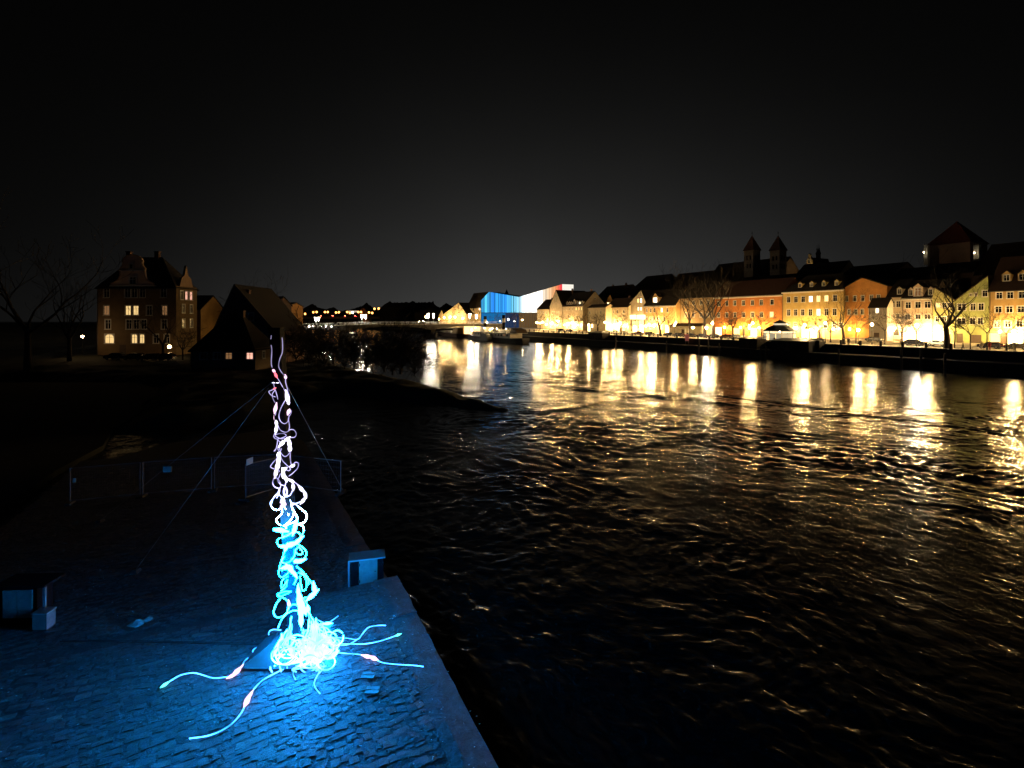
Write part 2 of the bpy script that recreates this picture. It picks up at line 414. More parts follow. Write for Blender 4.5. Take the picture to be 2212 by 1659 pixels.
    for u, w_, h_, *rest in doors:
        d = MB().box(u-w_/2, u+w_/2, .1, .18, .02, h_).box(u-w_/2+.15, u-.06, .07, .098, h_*.15, h_*.85).box(u+.06, u+w_/2-.15, .07, .098, h_*.15, h_*.85)
        if rest and rest[0]: d.build('shop_window', LIT[rest[0]], root)
        else: d.build('door', DARKWOOD, root)
    for u, up, w_, h_, *rest in dormers:
        if roof != 'eave': continue
        k = rise/(dep/2); y0 = up/k; z0 = H+up; run = min(h_/k+.6, dep/2)
        dm = MB().prism([(u-w_/2, z0), (u+w_/2, z0), (u+w_/2, z0+h_), (u, z0+h_+w_*.45), (u-w_/2, z0+h_)], y0, y0+run).build('dormer', STUCCO, root); dm.color = (*[min(.8, c*1.05) for c in wall], 1)
        q = MB()
        q.sheet([(u-w_/2-.15, y0-.15, z0+h_-.02), (u, y0-.15, z0+h_+w_*.45+.12), (u, y0+run, z0+h_+w_*.45+.12), (u-w_/2-.15, y0+run, z0+h_-.02)], .1)
        q.sheet([(u, y0-.15, z0+h_+w_*.45+.12), (u+w_/2+.15, y0-.15, z0+h_-.02), (u+w_/2+.15, y0+run, z0+h_-.02), (u, y0+run, z0+h_+w_*.45+.12)], .1)
        d2 = q.build('dormer_roof', ROOF, dm); d2.color = (*roofc, 1)
        fm, pane = window_mesh(max(.5, w_*.62), h_*.8, False, True)
        put('window', fm, dm, (u, y0-.16, z0+h_*.12))
        put('pane', pane(LIT[rest[0]] if rest and rest[0] else GLASS), dm, (u, y0-.16, z0+h_*.12))
    for u, v, hc in chimneys:
        c = MB().box(u-.5, u+.5, v-.4, v+.4, H+rise*.35, H+rise+hc).box(u-.6, u+.6, v-.5, v+.5, H+rise+hc+.002, H+rise+hc+.2).build('chimney', STUCCO, ro); c.color = (.16,.09,.06,1)
    return root
RB = R(-90)
FN = 180.0
def bhouse(name, label, pl, pr, eave, kind='eave', ridge_py=None, N=FN, wall=(.6,.5,.35), roofc=(.09,.035,.022), rows=(), apex=None, dep=13, dorm=(), gw=(), doors=(), chim=(), base=QZ, **kw):
    """house on the town bank, laid out from where its edges are seen; local x runs upstream (right in the picture)"""
    yl, Dl = onN(pl, N); yr, Dr = onN(pr, N); W = yl-yr
    def u(px): return yl-onN(px, N)[0]
    def z(px, py): return zof(py, onN(px, N)[1])-base
    pm = (pl+pr)/2; H = z(pm, eave)
    wins = []
    for py, w_, h_, pxs in rows:
        zc = z(pm, py)-h_/2
        for q in pxs:
            p, lit, arch = (q, None, False) if not isinstance(q, tuple) else (q+(None, False))[:3] if len(q) == 2 else q
            uu = u(p)
            if w_/2+.1 < uu < W-w_/2-.1 and zc > .1 and zc+h_ < H-.1: wins.append((uu, zc, w_, h_, lit, arch))
    args = dict(wins=wins, doors=[(u(p), w_, h_, *r_) for p, w_, h_, *r_ in doors])
    if kind == 'eave':
        # ridge_py is seen at the ridge, half the depth further from the river
        D2 = onN(pm, N+dep/2)[1]; rise = zof(ridge_py, D2)-base-H
        args.update(rise=rise, dormers=[(u(p), up, w_, h_, *r_) for p, up, w_, h_, *r_ in dorm])
    else:
        ax, ay = apex; args.update(ridge=min(W, max(0, u(ax))), rise=z(ax, ay)-H)
        args['gwins'] = [(u(p), z(p, py)-h_/2, w_, h_, *r_) for p, py, w_, h_, *r_ in gw]
    args['chimneys'] = [(u(p), dep/2, h_) for p, h_ in chim]
    args.update(kw)
    return house(name, label, (N, yl, base), RB, W, dep, H, wall, roofc, kind, **args)
X5 = lambda c: 1485+c*.179
X4 = lambda c: 1161+c*.1709
X6 = lambda c: 1834+c*.2115
X3 = lambda c: 891+c*.1464
Y5 = lambda c: 486+c*.179
Y4 = lambda c: 540+c*.1709
Y6 = lambda c: 459+c*.2115
Y3 = lambda c: 583+c*.1464
BROWN = (.07,.032,.022); DARK = (.03,.02,.016); OLDRED = (.10,.033,.02)
# right to left along the street
bhouse('town_house', 'ochre house at the right edge with two white attic dormers', 2137, 2236, 625, 'eave', 556, wall=(.55,.36,.13), roofc=BROWN, dep=15,
       rows=[(Y6(845), 1.3, 1.7, [X6(1533), X6(1645), X6(1765)]), (Y6(990), 1.4, 1.7, [X6(1525), X6(1637), X6(1755)]), (Y6(1140), 1.3, 1.7, [X6(1510), X6(1620), X6(1740)])],
       dorm=[(X6(1580), 2.1, 2.0, 2.0), (X6(1745), 2.1, 2.0, 2.0)], doors=[(X6(1480), 3.0, 2.8, 'warm'), (X6(1575), 1.6, 2.8), (X6(1700), 3.0, 2.8, 'shop')])
bhouse('town_house', 'pale green house with slanted roofline rising to the right and arched door', 2062, 2136.6, 650, 'gable', apex=(2134, 597), wall=(.42,.47,.17), roofc=BROWN,
       rows=[(Y6(965), 1.9, 1.9, [X6(1150)]), (Y6(965), 1.2, 1.9, [X6(1265), X6(1348)]), (Y6(1110), 1.9, 1.7, [X6(1147)]), (Y6(1110), 1.2, 1.8, [X6(1262), X6(1340)])],
       gw=[(X6(1390), Y6(828), 1.1, 1.7), (X6(1297), Y6(836), .6, .9), (X6(1245), Y6(840), .5, .7)], doors=[(X6(1130), 1.5, 2.6), (X6(1292), 2.6, 2.3)])
bhouse('town_house', 'narrow yellow green house behind the big forked tree', 2013, 2061.6, 648, 'gable', apex=(2019, 622), wall=(.5,.48,.2), roofc=BROWN,
       rows=[(Y6(948), 1.0, 1.4, [(X6(910), 'warm'), X6(972), X6(1030)]), (Y6(1090), 1.0, 1.5, [X6(900), X6(970)])], doors=[(X6(910), 2.8, 3.0, 'shop'), (X6(1010), 1.4, 2.4)])
bhouse('town_house', 'cream pink house with tall white dormer above a bright restaurant front', 1948.5, 2012.6, 643, 'eave', 607, wall=(.66,.5,.36), roofc=DARK, dep=12, cornice=True,
       rows=[(Y6(945), 1.5, 1.9, [X6(603), X6(703), X6(800)]), (Y6(1065), 1.5, 1.5, [X6(598), (X6(703)), X6(800)])],
       dorm=[(X6(622), .5, 1.5, 2.0), (X6(703), .1, 2.5, 3.0, 'dim'), (X6(826), .5, 1.5, 2.0)], doors=[(X6(610), 2.9, 2.7, 'shop'), (X6(700), 2.9, 2.7, 'shop'), (X6(790), 2.4, 2.7, 'shop')])
bhouse('town_house', 'narrow cream house with wide dark shop window and one dormer', 1916.5, 1948, 640, 'eave', 606, wall=(.66,.55,.4), roofc=DARK, dep=12,
       rows=[(Y6(937), 1.2, 1.9, [X6(445), X6(502)]), (Y6(1060), 1.1, 1.5, [X6(440), X6(497)]), (Y6(1222), 3.0, 2.2, [X6(458)])], dorm=[(X6(508), .4, 1.5, 1.9)])
bhouse('town_house', 'small grey white house with one glowing arched window', 1877.5, 1916, 662, 'eave', 645, N=176.5, wall=(.5,.46,.4), roofc=DARK, dep=4.4,
       rows=[(Y6(1003), 1.0, 1.5, [(X6(287), 'white', True)])], doors=[(X6(280), 1.6, 2.4)])
bhouse('town_house', 'tall orange house behind the grey one with hooped roofline', 1823, 1916, 620, 'gable', apex=(1862, 600), N=181, wall=(.62,.28,.07), roofc=DARK, dep=16,
       rows=[(Y6(735), 1.0, 1.8, [X6(-30), X6(70), X6(145), X6(235), X6(300), X6(350)]), (Y6(875), 1.0, 1.8, [X6(-25), X6(60), X6(140), X6(228), X6(300)]), (Y6(1015), 1.0, 1.8, [X6(0), X6(70), X6(133), X6(220)])],
       top=None)
bhouse('town_house', 'yellow three storey house with white cornice and four roof dormers', 1690, 1822, 627, 'eave', 596, wall=(.66,.48,.17), roofc=DARK, dep=15, cornice=True, hip=5,
       rows=[(Y5(893), 1.35, 2.1, [X5(1220), X5(1308), X5(1395), (X5(1487), 'white'), (X5(1580), 'warm'), (X5(1675), 'warm'), X5(1780)]),
             (Y5(1055), 1.35, 2.3, [X5(1220), X5(1305), X5(1390), X5(1483), (X5(1580), 'white'), X5(1675), X5(1775)]),
             (Y5(1210), 1.3, 2.0, [X5(1215), X5(1305), X5(1665), X5(1770), X5(1850)])],
       dorm=[(X5(1325), 1.2, 1.5, 1.6), (X5(1465), 1.2, 1.5, 1.6), (X5(1612), 1.2, 1.5, 1.6), (X5(1768), 1.2, 1.5, 1.6)], doors=[(X5(1420), 2.6, 3.0, 'shop'), (X5(1515), 2.6, 3.0, 'shop'), (X5(1600), 1.6, 3.0)])
bhouse('town_house', 'long terracotta red house with two rows of white framed windows', 1542.5, 1689.6, 639, 'eave', 607, wall=(.62,.23,.05), roofc=OLDRED, dep=15, cornice=True,
       rows=[(Y5(940), 1.35, 2.0, [X5(375), X5(475), X5(570), X5(675), X5(783), X5(890), X5(1020), X5(1132)]),
             (Y5(1085), 1.35, 2.0, [X5(375), X5(475), X5(572), X5(677), X5(785), X5(892), (X5(1016), 'warm'), X5(1130)])],
       doors=[(X5(375), 3.0, 3.2, 'shop'), (X5(595), 3.0, 3.0, 'warm'), (X5(680), 1.5, 2.6), (X5(800), 2.8, 3.0, 'shop'), (X5(930), 2.0, 2.8)])
bhouse('town_house', 'dim tan house left of the terracotta one behind tall trees', 1470, 1542, 642, 'eave', 612, N=183, wall=(.34,.24,.13), roofc=DARK, dep=14,
       rows=[(Y5(940), 1.2, 1.9, [1482, 1498, 1514, 1530]), (Y5(1085), 1.2, 1.9, [1482, 1498, 1514, 1530])])
bhouse('garden_building', 'long low white lit wall building under the trees', 1446, 1516, 704, 'eave', 699, N=173, wall=(.72,.62,.42), roofc=BROWN, dep=6, rows=[], doors=[(1475, 1.6, 2.2)], over=.3)
bhouse('town_house', 'cream orange house with big glowing roof dormer', 1391, 1459, 660, 'eave', 628, wall=(.64,.4,.16), roofc=DARK, dep=13, cornice=True,
       rows=[(Y4(762), 1.2, 2.0, [X4(1383), X4(1430), X4(1475), (X4(1570), 'white'), X4(1640)]), (Y4(872), 1.2, 2.0, [X4(1383), X4(1428), X4(1470), X4(1520), X4(1600)]), (Y4(975), 1.2, 2.0, [X4(1430), X4(1470), (X4(1560), 'warm')])],
       dorm=[(X4(1470), 1.2, 4.2, 3.0, 'white')], doors=[(X4(1640), 2.6, 2.6, 'shop')])
bhouse('gabled_house', 'white gabled house with three lit gable windows', 1358, 1397, 657, 'gable', apex=(X4(1311), 627), N=181.5, wall=(.58,.5,.38), roofc=DARK, dep=16,
       rows=[(Y4(745), 1.0, 1.7, [(X4(1275), 'white'), (X4(1308), 'white')]), (Y4(860), 1.2, 1.8, [X4(1210)])],
       gw=[(X4(1275), Y4(640), 1.2, 2.0, 'warm'), (X4(1312), Y4(640), 1.3, 2.2, 'white'), (X4(1308), Y4(565), .9, 1.8)], doors=[(X4(1230), 3.0, 2.8, 'shop'), (X4(1320), 2.6, 2.8, 'shop')])
bhouse('town_house', 'low white house with dark roof left of the lit signs', 1309, 1357.6, 663, 'eave', 645, wall=(.62,.52,.36), roofc=BROWN, dep=12,
       rows=[(Y4(780), 1.1, 1.7, [X4(960), X4(1010), X4(1090), X4(1140)]), (Y4(950), 1.1, 1.7, [X4(1110), X4(1150)])], doors=[(X4(930), 2.6, 3.0, 'shop'), (X4(1050), 1.5, 2.5)], chim=[(1340, 1.0)])
bhouse('gabled_house', 'small orange gable with glowing windows behind the low white house', 1306, 1328, 657, 'gable', apex=(X4(920), 636), N=196, wall=(.55,.3,.1), roofc=DARK, dep=14,
       gw=[(X4(893), Y4(680), 1.2, 1.7, 'white'), (X4(920), Y4(680), 1.2, 1.7, 'warm'), (X4(944), Y4(680), 1.0, 1.7, 'warm')])
# long house whose end gable faces upstream
lh = bhouse('long_house', 'long cream house with a row of pointed dormers and white end gable', 1215.5, 1259, 660.5, 'eave', 633, wall=(.62,.52,.38), roofc=DARK, dep=17,
       rows=[(Y4(745), .9, 1.6, [X4(335), X4(370), X4(405), X4(440), (X4(488), 'warm'), (X4(522), 'warm'), (X4(556), 'warm')]), (Y4(850), .9, 1.6, [X4(350), X4(410), X4(470), X4(530)]), (Y4(965), .9, 1.6, [X4(440), X4(490), X4(540)])],
       dorm=[(X4(368), .6, 1.7, 1.7), (X4(396), .6, 1.7, 1.7), (X4(421), .6, 1.7, 1.7), (X4(458), .6, 2.0, 2.6), (X4(496), .6, 1.7, 1.7), (X4(525), .6, 1.9, 1.7, 'white'), (X4(556), .6, 1.7, 1.7)], chim=[(1252, 1.2)])
yl_, Dl_ = onN(1215.5, FN); yr_, Dr_ = onN(1259, FN); Wl = yl_-yr_
for v, z_, ww, hh in ((7.2, 13.2, 1.2, 2.0), (9.8, 13.2, 1.2, 2.0), (8.6, 18.2, .9, 1.1), (4, 8.2, 1.1, 1.7), (8.5, 8.2, 1.1, 1.7), (13, 8.2, 1.1, 1.7)):
    add_window(lh, Wl+.16, z_, ww, hh, None, False, True, y=v, rz=R(90))
bhouse('low_house', 'single storey annex with glowing front beside the long house gable', 1270, 1308.5, 664, 'eave', 658, N=176, wall=(.66,.56,.38), roofc=BROWN, dep=6,
       rows=[(Y4(790), 1.0, 1.6, [X4(660), X4(800)]), (Y4(960), 1.6, 2.0, [(X4(690), 'shop')])], doors=[(X4(760), 1.6, 2.4), (X4(640+10), 2.4, 2.6, 'shop')])
bhouse('gabled_house', 'tall white gabled house with slit windows next to the long house', 1187.5, 1215, 662, 'gable', apex=(X4(235), 627), N=181, wall=(.6,.52,.4), roofc=DARK, dep=22,
       rows=[(Y4(710), .9, 1.7, [X4(212), X4(240), X4(265)]), (Y4(795), .9, 1.5, [X4(190), X4(215), X4(245), X4(270)])],
       gw=[(X4(237), Y4(630), .8, 3.2)], chim=[(1205, 1.0)])
bhouse('town_house', 'small house with brown roof below the glowing red museum end', 1160, 1187, 667, 'eave', 648, N=182, wall=(.6,.5,.34), roofc=BROWN, dep=14,
       rows=[(Y4(795), .9, 1.5, [X4(10), X4(40), X4(75), X4(110)]), (Y4(880), .9, 1.5, [X4(20), X4(60), X4(120)])], chim=[(1173, .8)])
# beyond the museum
bhouse('tall_gabled_house', 'tall house with steep dark roof left of the blue museum', 1008, 1039, 664, 'eave', 634, N=190, wall=(.5,.42,.3), roofc=DARK, dep=14,
       rows=[(Y3(578), 2.2, 2.2, [(X3(988), 'white'), X3(900)]), (Y3(640), 2.0, 2.2, [X3(988), X3(905)])])
bhouse('gabled_house', 'broad white gabled house near the bridge with small square windows', 958, 1007, 678, 'gable', apex=(X3(685), 654), N=183, wall=(.62,.54,.38), roofc=DARK, dep=24,
       rows=[(Y3(675), 1.6, 1.8, [X3(600), X3(685), X3(770)])], gw=[(X3(683), Y3(527), 1.7, 1.8), (X3(633), Y3(575), 1.7, 1.8), (X3(683), Y3(575), 1.7, 1.8), (X3(730), Y3(575), 1.7, 1.8), (X3(597), Y3(630), 1.7, 1.8), (X3(683), Y3(630), 1.7, 1.8), (X3(770), Y3(630), 1.7, 1.8)])
bhouse('gabled_house', 'small pale gable at the far end of the riverside row', 947, 961, 684, 'gable', apex=(X3(430), 670), N=186, wall=(.6,.5,.36), roofc=DARK, dep=20)
# ------------------------------------------------------------------ dark roofs and towers of the old town behind the street
def back(name, label, pl, pr, eave, ridge, N, wall=(.2,.13,.08), roofc=DARK, dep=16, **k):
    return bhouse(name, label, pl, pr, eave, 'eave', ridge, N=N, wall=wall, roofc=roofc, dep=dep, cat='building', **k)
back('back_building', 'dark long roof behind the low white house', 1290, 1345, 640, 619, 205, chim=[(1302, .8), (1330, 1.2)])
back('back_building', 'very long dark ridge roof rising behind the cream orange house', 1344, 1440, 640, 598, 228, dep=26, hip=9, rows=[(Y4(510), 1.0, 1.0, [(X4(1170), 'white')])])
back('back_building', 'dark long roof between that ridge and the twin towers', 1432, 1545, 632, 590, 232, dep=26)
nave = back('church_nave', 'dark church nave roof running left from the twin towers', 1528, 1680, 600, 566, 246, dep=20)
back('back_building', 'dark roof mass below the twin towers', 1560, 1720, 620, 598, 208, wall=(.15,.09,.06))
back('back_building', 'long dark roof with pale end gable right of the towers', 1716, 1812, 596, 570, 214, dep=14, wall=(.5,.4,.26), hip=0)
back('back_building', 'dark flat roofed block behind the orange house', 1815, 1935, 590, 574, 216, wall=(.2,.12,.07))
back('back_building', 'dark house below the pyramid roofed tower with one glowing window', 1925, 2010, 604, 580, 212, rows=[(Y6(607), 1.3, 1.5, [(X6(577), 'warm')])], wall=(.12,.08,.05))
back('back_building', 'dark broad roof in front of the pyramid roofed tower', 2000, 2110, 590, 570, 206, wall=(.1,.06,.04), rows=[(Y6(597), 1.2, 1.4, [(X6(1233), 'orange')])])
back('back_building', 'dark steep roof at far right with one glowing window', 2105, 2235, 590, 527, 204, dep=24, wall=(.1,.06,.04), rows=[(Y6(600), 1.2, 1.6, [(X6(1513), 'warm')])])

def tower(label, pl, pr, N, top, apex, base_py=640):
    yl, Dl = onN(pl, N); yr, Dr = onN(pr, N); W = yl-yr
    H = zof(top, (Dl+Dr)/2)-QZ; rise = zof(apex, (Dl+Dr)/2)-QZ-H
    W = W*.56                                             # the tower is square, seen across its corner
    root = empty('church_tower', (N, yl-.0*W, QZ), RB, label, 'tower', 'twin church towers')
    m = MB(); holes = []
    for zz in (H-9.2, H-5.0):
        for cx in (W*.32, W*.68): holes.append((cx-.4, cx+.4, zz, zz+2.2))
    wall_grid(m, W, H, holes, depth=.5)
    m.add([(W,0,0),(W,W,0),(W,W,H),(W,0,H)], [(0,1,2,3)]); m.add([(0,W,0),(W,W,0),(W,W,H),(0,W,H)], [(3,2,1,0)]); m.add([(0,0,0),(0,W,0),(0,W,H),(0,0,H)], [(3,2,1,0)])
    o = m.build('wall', STUCCO, root); o.color = (.2,.16,.12,1)
    q = MB()
    for zz in (H-10.4, H-5.9, H-.35): q.box(-.15, W+.15, -.15, -.002, zz, zz+.3).box(W+.002, W+.15, -.148, W+.15, zz, zz+.3)
    o = q.build('string_course', STUCCO, root); o.color = (.24,.2,.15,1)
    for a, b, c, d in holes:
        MB().add([(a,.5,c),(b,.5,c),(b,.5,d),(a,.5,d)], [(0,1,2,3)]).build('belfry_opening', GLASS, root)
        if True:
            g = MB().box(W+.01, W+.06, a, b, c, d).build('belfry_opening', GLASS, root)
    r = MB().add([(-.5,-.5,H+.01),(W+.5,-.5,H+.01),(W+.5,W+.5,H+.01),(-.5,W+.5,H+.01),(W/2,W/2,H+rise)], [(0,1,4),(1,2,4),(2,3,4),(3,0,4),(3,2,1,0)]).build('roof', ROOF, root); r.color = (.06,.024,.018,1)
    MB().lathe([(.12,0),(.05,1.2),(.2,1.3),(.2,1.6),(.02,2.6)], (W/2, W/2, H+rise-.5), 8).build('finial', IRON, r)
    return root
tower('left of the twin stone church towers with red pyramid roof', 1607, 1643, 240, 540, 506)
tower('right of the twin stone church towers with red pyramid roof', 1663, 1701, 240, 540, 506)

# pale church gable and the onion dome beside it
yl, D = onN(1741, 262)
g = empty('church_gable', (262, yl, QZ), RB, 'small pale yellow baroque church gable beside the onion dome', 'church')
H = zof(578, D)-QZ; h2 = zof(548, D)-QZ; Wg = yl-onN(1756, 262)[0]
o = MB().prism([(0,0),(Wg,0),(Wg,H),(Wg*.93,H+(h2-H)*.5),(Wg*.72,H+(h2-H)*.62),(Wg*.66,h2-.6),(Wg*.5,h2),(Wg*.34,h2-.6),(Wg*.28,H+(h2-H)*.62),(Wg*.07,H+(h2-H)*.5),(0,H)], 0, .8).build('wall', STUCCO, g); o.color = (.62,.45,.22,1)
r = MB().prism([(-.2,H-2),(Wg+.2,H-2),(Wg*.5,h2-2.0)], .81, 16).build('roof', ROOF, g); r.color = (*DARK, 1)
MB().box(0, Wg, .82, 16, 0, H-2.01).build('nave_wall', DARKSTONE, g)
MB().lathe([(.9,-3),(.8,1.5),(1.0,1.6),(.15,5.0),(.05,7)], (Wg*.5, 8, h2-1.5), 8).build('roof_turret', IRON, g)
add_window(g, Wg*.5, h2-5.2, .9, 2.0, None, True, True, y=-.16)
fl = empty('floodlight', (262-5, yl-Wg*.5, QZ), RB, 'floodlight hung before the pale church gable', 'lamp')
MB().box(-.3, .3, -.2, .2, H-2, H-1.7).build('lamp_head', glowmat('flood', (1,.72,.35), 120), fl); MB().tube([(0,0,0),(0,0,H-2.01)], .1, 6).build('pole', IRON, fl)
p = at(1765, 690, onN(1765, 270)[1]); z0 = zof(572, onN(1765, 270)[1])
g = empty('onion_dome_tower', (p.x, p.y, QZ), 0, 'slim church tower with dark onion dome and lantern', 'tower'); b = z0-QZ
D = onN(1765, 270)[1]; s = D/FP
o = MB().lathe([(8*s,0),(8*s,b)], n=10).build('drum', STUCCO, g); o.color = (.6,.45,.26,1)
MB().lathe([(8.6*s,b+.01),(8.8*s,b+2*s),(8*s,b+6*s),(5.5*s,b+11*s),(2.6*s,b+15*s),(2.2*s,b+17*s),(2.2*s,b+22*s),(3*s,b+22.3*s),(2.9*s,b+25*s),(1.2*s,b+28*s),(1*s,b+32*s),(1.6*s,b+33*s),(.5*s,b+36*s),(.2*s,b+43*s)], n=12).build('dome', mat('patina_copper', (.05,.08,.05), .6, noise=.3), g, smooth=False)

# the broad old tower with pyramid roof at the upper right
NT = 236; yl, Dl = onN(2004, NT); yr, Dr = onN(2096, NT); W = yl-yr; H = zof(527, (Dl+Dr)/2)-QZ; ap = zof(483, (Dl+Dr)/2)-QZ
g = empty('old_city_tower', (NT, yl, QZ), RB, 'massive old square tower with red pyramid roof at upper right', 'tower')
o = MB().box(0, W, 0, W, 0, H).build('wall', STUCCO, g); o.color = (.32,.2,.13,1)
r = MB().add([(-.6,-.6,H),(W+.6,-.6,H),(W+.6,W+.6,H),(-.6,W+.6,H),(W/2,W/2,ap+1.5)], [(0,1,4),(1,2,4),(2,3,4),(3,0,4),(3,2,1,0)]).build('roof', ROOF, g); r.color = (.17,.035,.022,1)
for (v, z_) in ((W*.3, H-4), (W*.62, H-4), (W*.3, H-9)): add_window(g, W+.16, z_, 1.0, 1.8, None, True, True, y=v, rz=R(90))
SC = mat('scaffold_mesh', (.55,.55,.5), .8, noise=.4, nscale=1.5)
for px_, lab, pxr in ((1996, 'pale sheeted scaffold on the left side of the old tower', 2004), (2103, 'pale sheeted scaffold on the right side of the old tower', 2115)):
    yl2, D2 = onN(px_, NT-4); yr2, D3 = onN(pxr, NT-4)
    s_ = empty('scaffold', (NT-4, yl2, QZ), RB, lab, 'scaffold')
    ww = yl2-yr2; hh = zof(530, D2)-QZ; h0 = zof(572 if px_ < 2050 else 560, D2)-QZ
    MB().box(0, ww, 0, 1.2, h0, hh).build('sheeting', SC, s_)
    f = MB()
    for i in range(3):
        for y_ in (-.12, 1.32): f.tube([(ww*i/2, y_, 0), (ww*i/2, y_, hh+.8)], .05, 5)
    for zz in np.arange(h0, hh+.5, 2.2): f.tube([(0,-.12,zz),(ww,-.12,zz)], .04, 5)
    f.build('poles', STEEL, s_)
    # a work light hangs on the scaffold and lights the sheeting
    MB().lathe([(.05,0),(.16,.08),(.16,.3),(.05,.38)], (ww/2, -1.5, hh-3), 8).build('work_light', glowmat('work_light', (1,.75,.45), 45), s_)
    MB().tube([(ww/2,-.12,hh-2.5),(ww/2,-1.5,hh-2.6)], .04, 5).build('bracket', STEEL, s_)

# ------------------------------------------------------------------ the museum, its facade light put into the louvres as glow
def museum():
    P = [(1040, 185), (1057, 188), (1121.6, 200), (1215, 216)]
    pts = []
    for px, N in P:
        y, D = onN(px, N); pts.append((N, y, D))
    tops = [649, 630.6, 641.6, 614]; bots = [675.5]*4
    root = empty('museum', (185, pts[0][1], QZ), 0, 'angular museum with facade of vertical louvres glowing blue, white and red', 'museum')
    ox, oy = 185, pts[0][1]
    def tint(f):                            # colour of the light show, put into the louvres along the front
        stops = [(0,(.05,.42,.9)),(.06,(.1,.6,1)),(.14,(.02,.2,.72)),(.2,(.04,.36,.9)),(.3,(.03,.28,.85)),(.36,(.12,.62,1)),(.45,(.3,.75,1)),(.5,(.7,.92,1)),(.56,(1,.95,.85)),(.74,(1,.93,.8)),(.82,(1,.7,.42)),(.89,(1,.48,.2)),(.93,(1,.3,.12)),(.965,(.95,.08,.07)),(1,(.8,.04,.06))]
        for (a, ca), (b, cb) in zip(stops, stops[1:]):
            if a <= f <= b:
                t = (f-a)/(b-a); return [ca[i]+(cb[i]-ca[i])*t for i in range(3)]
        return stops[-1][1]
    cache = {}
    rg = random.Random(4)
    tot = pts[-1][1]-pts[0][1]
    body = MB(); back_ = 9
    n = 120; prev = None
    ptsx = []
    for i in range(n+1):
        px = 1040+(1215-1040)*i/n
        for k in range(3):
            if P[k][0] <= px <= P[k+1][0]+1e-6: break
        t = (px-P[k][0])/(P[k+1][0]-P[k][0]); N = P[k][1]+(P[k+1][1]-P[k][1])*t
        y, D = onN(px, N); zt = zof(tops[k]+(tops[k+1]-tops[k])*t, D)-QZ; zb = zof(675, D)-QZ
        ptsx.append((N-ox, y-oy, zt, zb))
    for i in range(n):
        (x0, y0, t0, b0), (x1, y1, t1, b1) = ptsx[i], ptsx[i+1]
        f = (i+.5)/n; c = tint(f); j = rg.uniform(.4, 1.6) if f < .5 else rg.uniform(.8, 1.2)
        s = (1.0 if f < .5 else 1.9 if f < .76 else 1.0)*j
        key = (round(f*40), round(j*4)); nm = 'louvre_%d_%d' % key
        mt = glowmat(nm, c, s)  # each louvre glows itself, standing in for light cast on the facade
        d = Vector((x1-x0, y1-y0, 0)); g = d*.04; nn = Vector((-.35, 0, 0))
        a = Vector((x0, y0, 0))+g+nn; b = Vector((x1, y1, 0))-g+nn; dp = Vector((.3, 0, 0))
        low = b0 if f > .27 else (b0 if i % 1 else b0)
        q = MB().add([a+Vector((0,0,b0)), b+Vector((0,0,b1)), b+Vector((0,0,t1)), a+Vector((0,0,t0)), a+dp+Vector((0,0,b0)), b+dp+Vector((0,0,b1)), b+dp+Vector((0,0,t1)), a+dp+Vector((0,0,t0))],
                     [(0,1,2,3),(7,6,5,4),(0,4,5,1),(1,5,6,2),(2,6,7,3),(3,7,4,0)])
        q.build('louvre', mt, root)
        body.add([(x0,y0,0),(x1,y1,0),(x1,y1,t1-.1),(x0,y0,t0-.1),(x0+back_,y0,0),(x1+back_,y1,0),(x1+back_,y1,t1-.1),(x0+back_,y0,t0-.1)], [(0,1,2,3),(3,2,6,7),(7,6,5,4)])
    x1, y1, t1, b1 = ptsx[-1]
    body.add([(x1,y1,0),(x1+back_,y1,0),(x1+back_,y1,t1-.1),(x1,y1,t1-.1)], [(0,1,2,3)])
    x0, y0, t0, b0 = ptsx[0]
    body.add([(x0,y0,0),(x0+back_,y0,0),(x0+back_,y0,t0-.1),(x0,y0,t0-.1)], [(3,2,1,0)])
    o = body.build('body', STUCCO, root); o.color = (.12,.12,.13,1)
    # end wall, its white light put into the wall as glow
    e0 = Vector((x1, y1-.35, 0)); wdt = 9.4
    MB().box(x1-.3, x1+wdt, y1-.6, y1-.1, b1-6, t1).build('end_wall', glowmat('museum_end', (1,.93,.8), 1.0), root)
    # glazed ground floor with blue and warm bays
    for i in range(0, n, 4):
        (xa, ya, _, ba), (xb, yb, _, bb) = ptsx[i], ptsx[min(n, i+4)]
        f = i/n; c = (.02,.3,.8) if f < .3 else (.05,.1,.25) if f < .46 else (.35,.2,.08)
        q = MB().add([(xa-.2,ya-.15,0),(xb-.2,yb+.15,0),(xb-.2,yb+.15,bb-.5),(xa-.2,ya-.15,ba-.5)], [(0,1,2,3)])
        q.build('glazed_bay', glowmat('bay_%d' % i, c, .5 if f < .3 else .35), root)
    return root
museum()
MB_ = MB().lathe([(1.6,0),(1.6,20),(2.0,20.1),(.1,32)], (0,0,0), 6)
p = at(X3(1390), 690, 520); z = zof(Y3(285), 520)
g = empty('church_spire', (p.x, p.y, QZ), 0, 'small dark church spire above the museum roof valley', 'spire')
MB().lathe([(4,0),(4,z-QZ-9)], n=4).build('wall', DARKSTONE, g); r = MB().lathe([(4.2,z-QZ-9),(.1,z-QZ)], n=4).build('roof', ROOF, g); r.color = (*BROWN, 1)

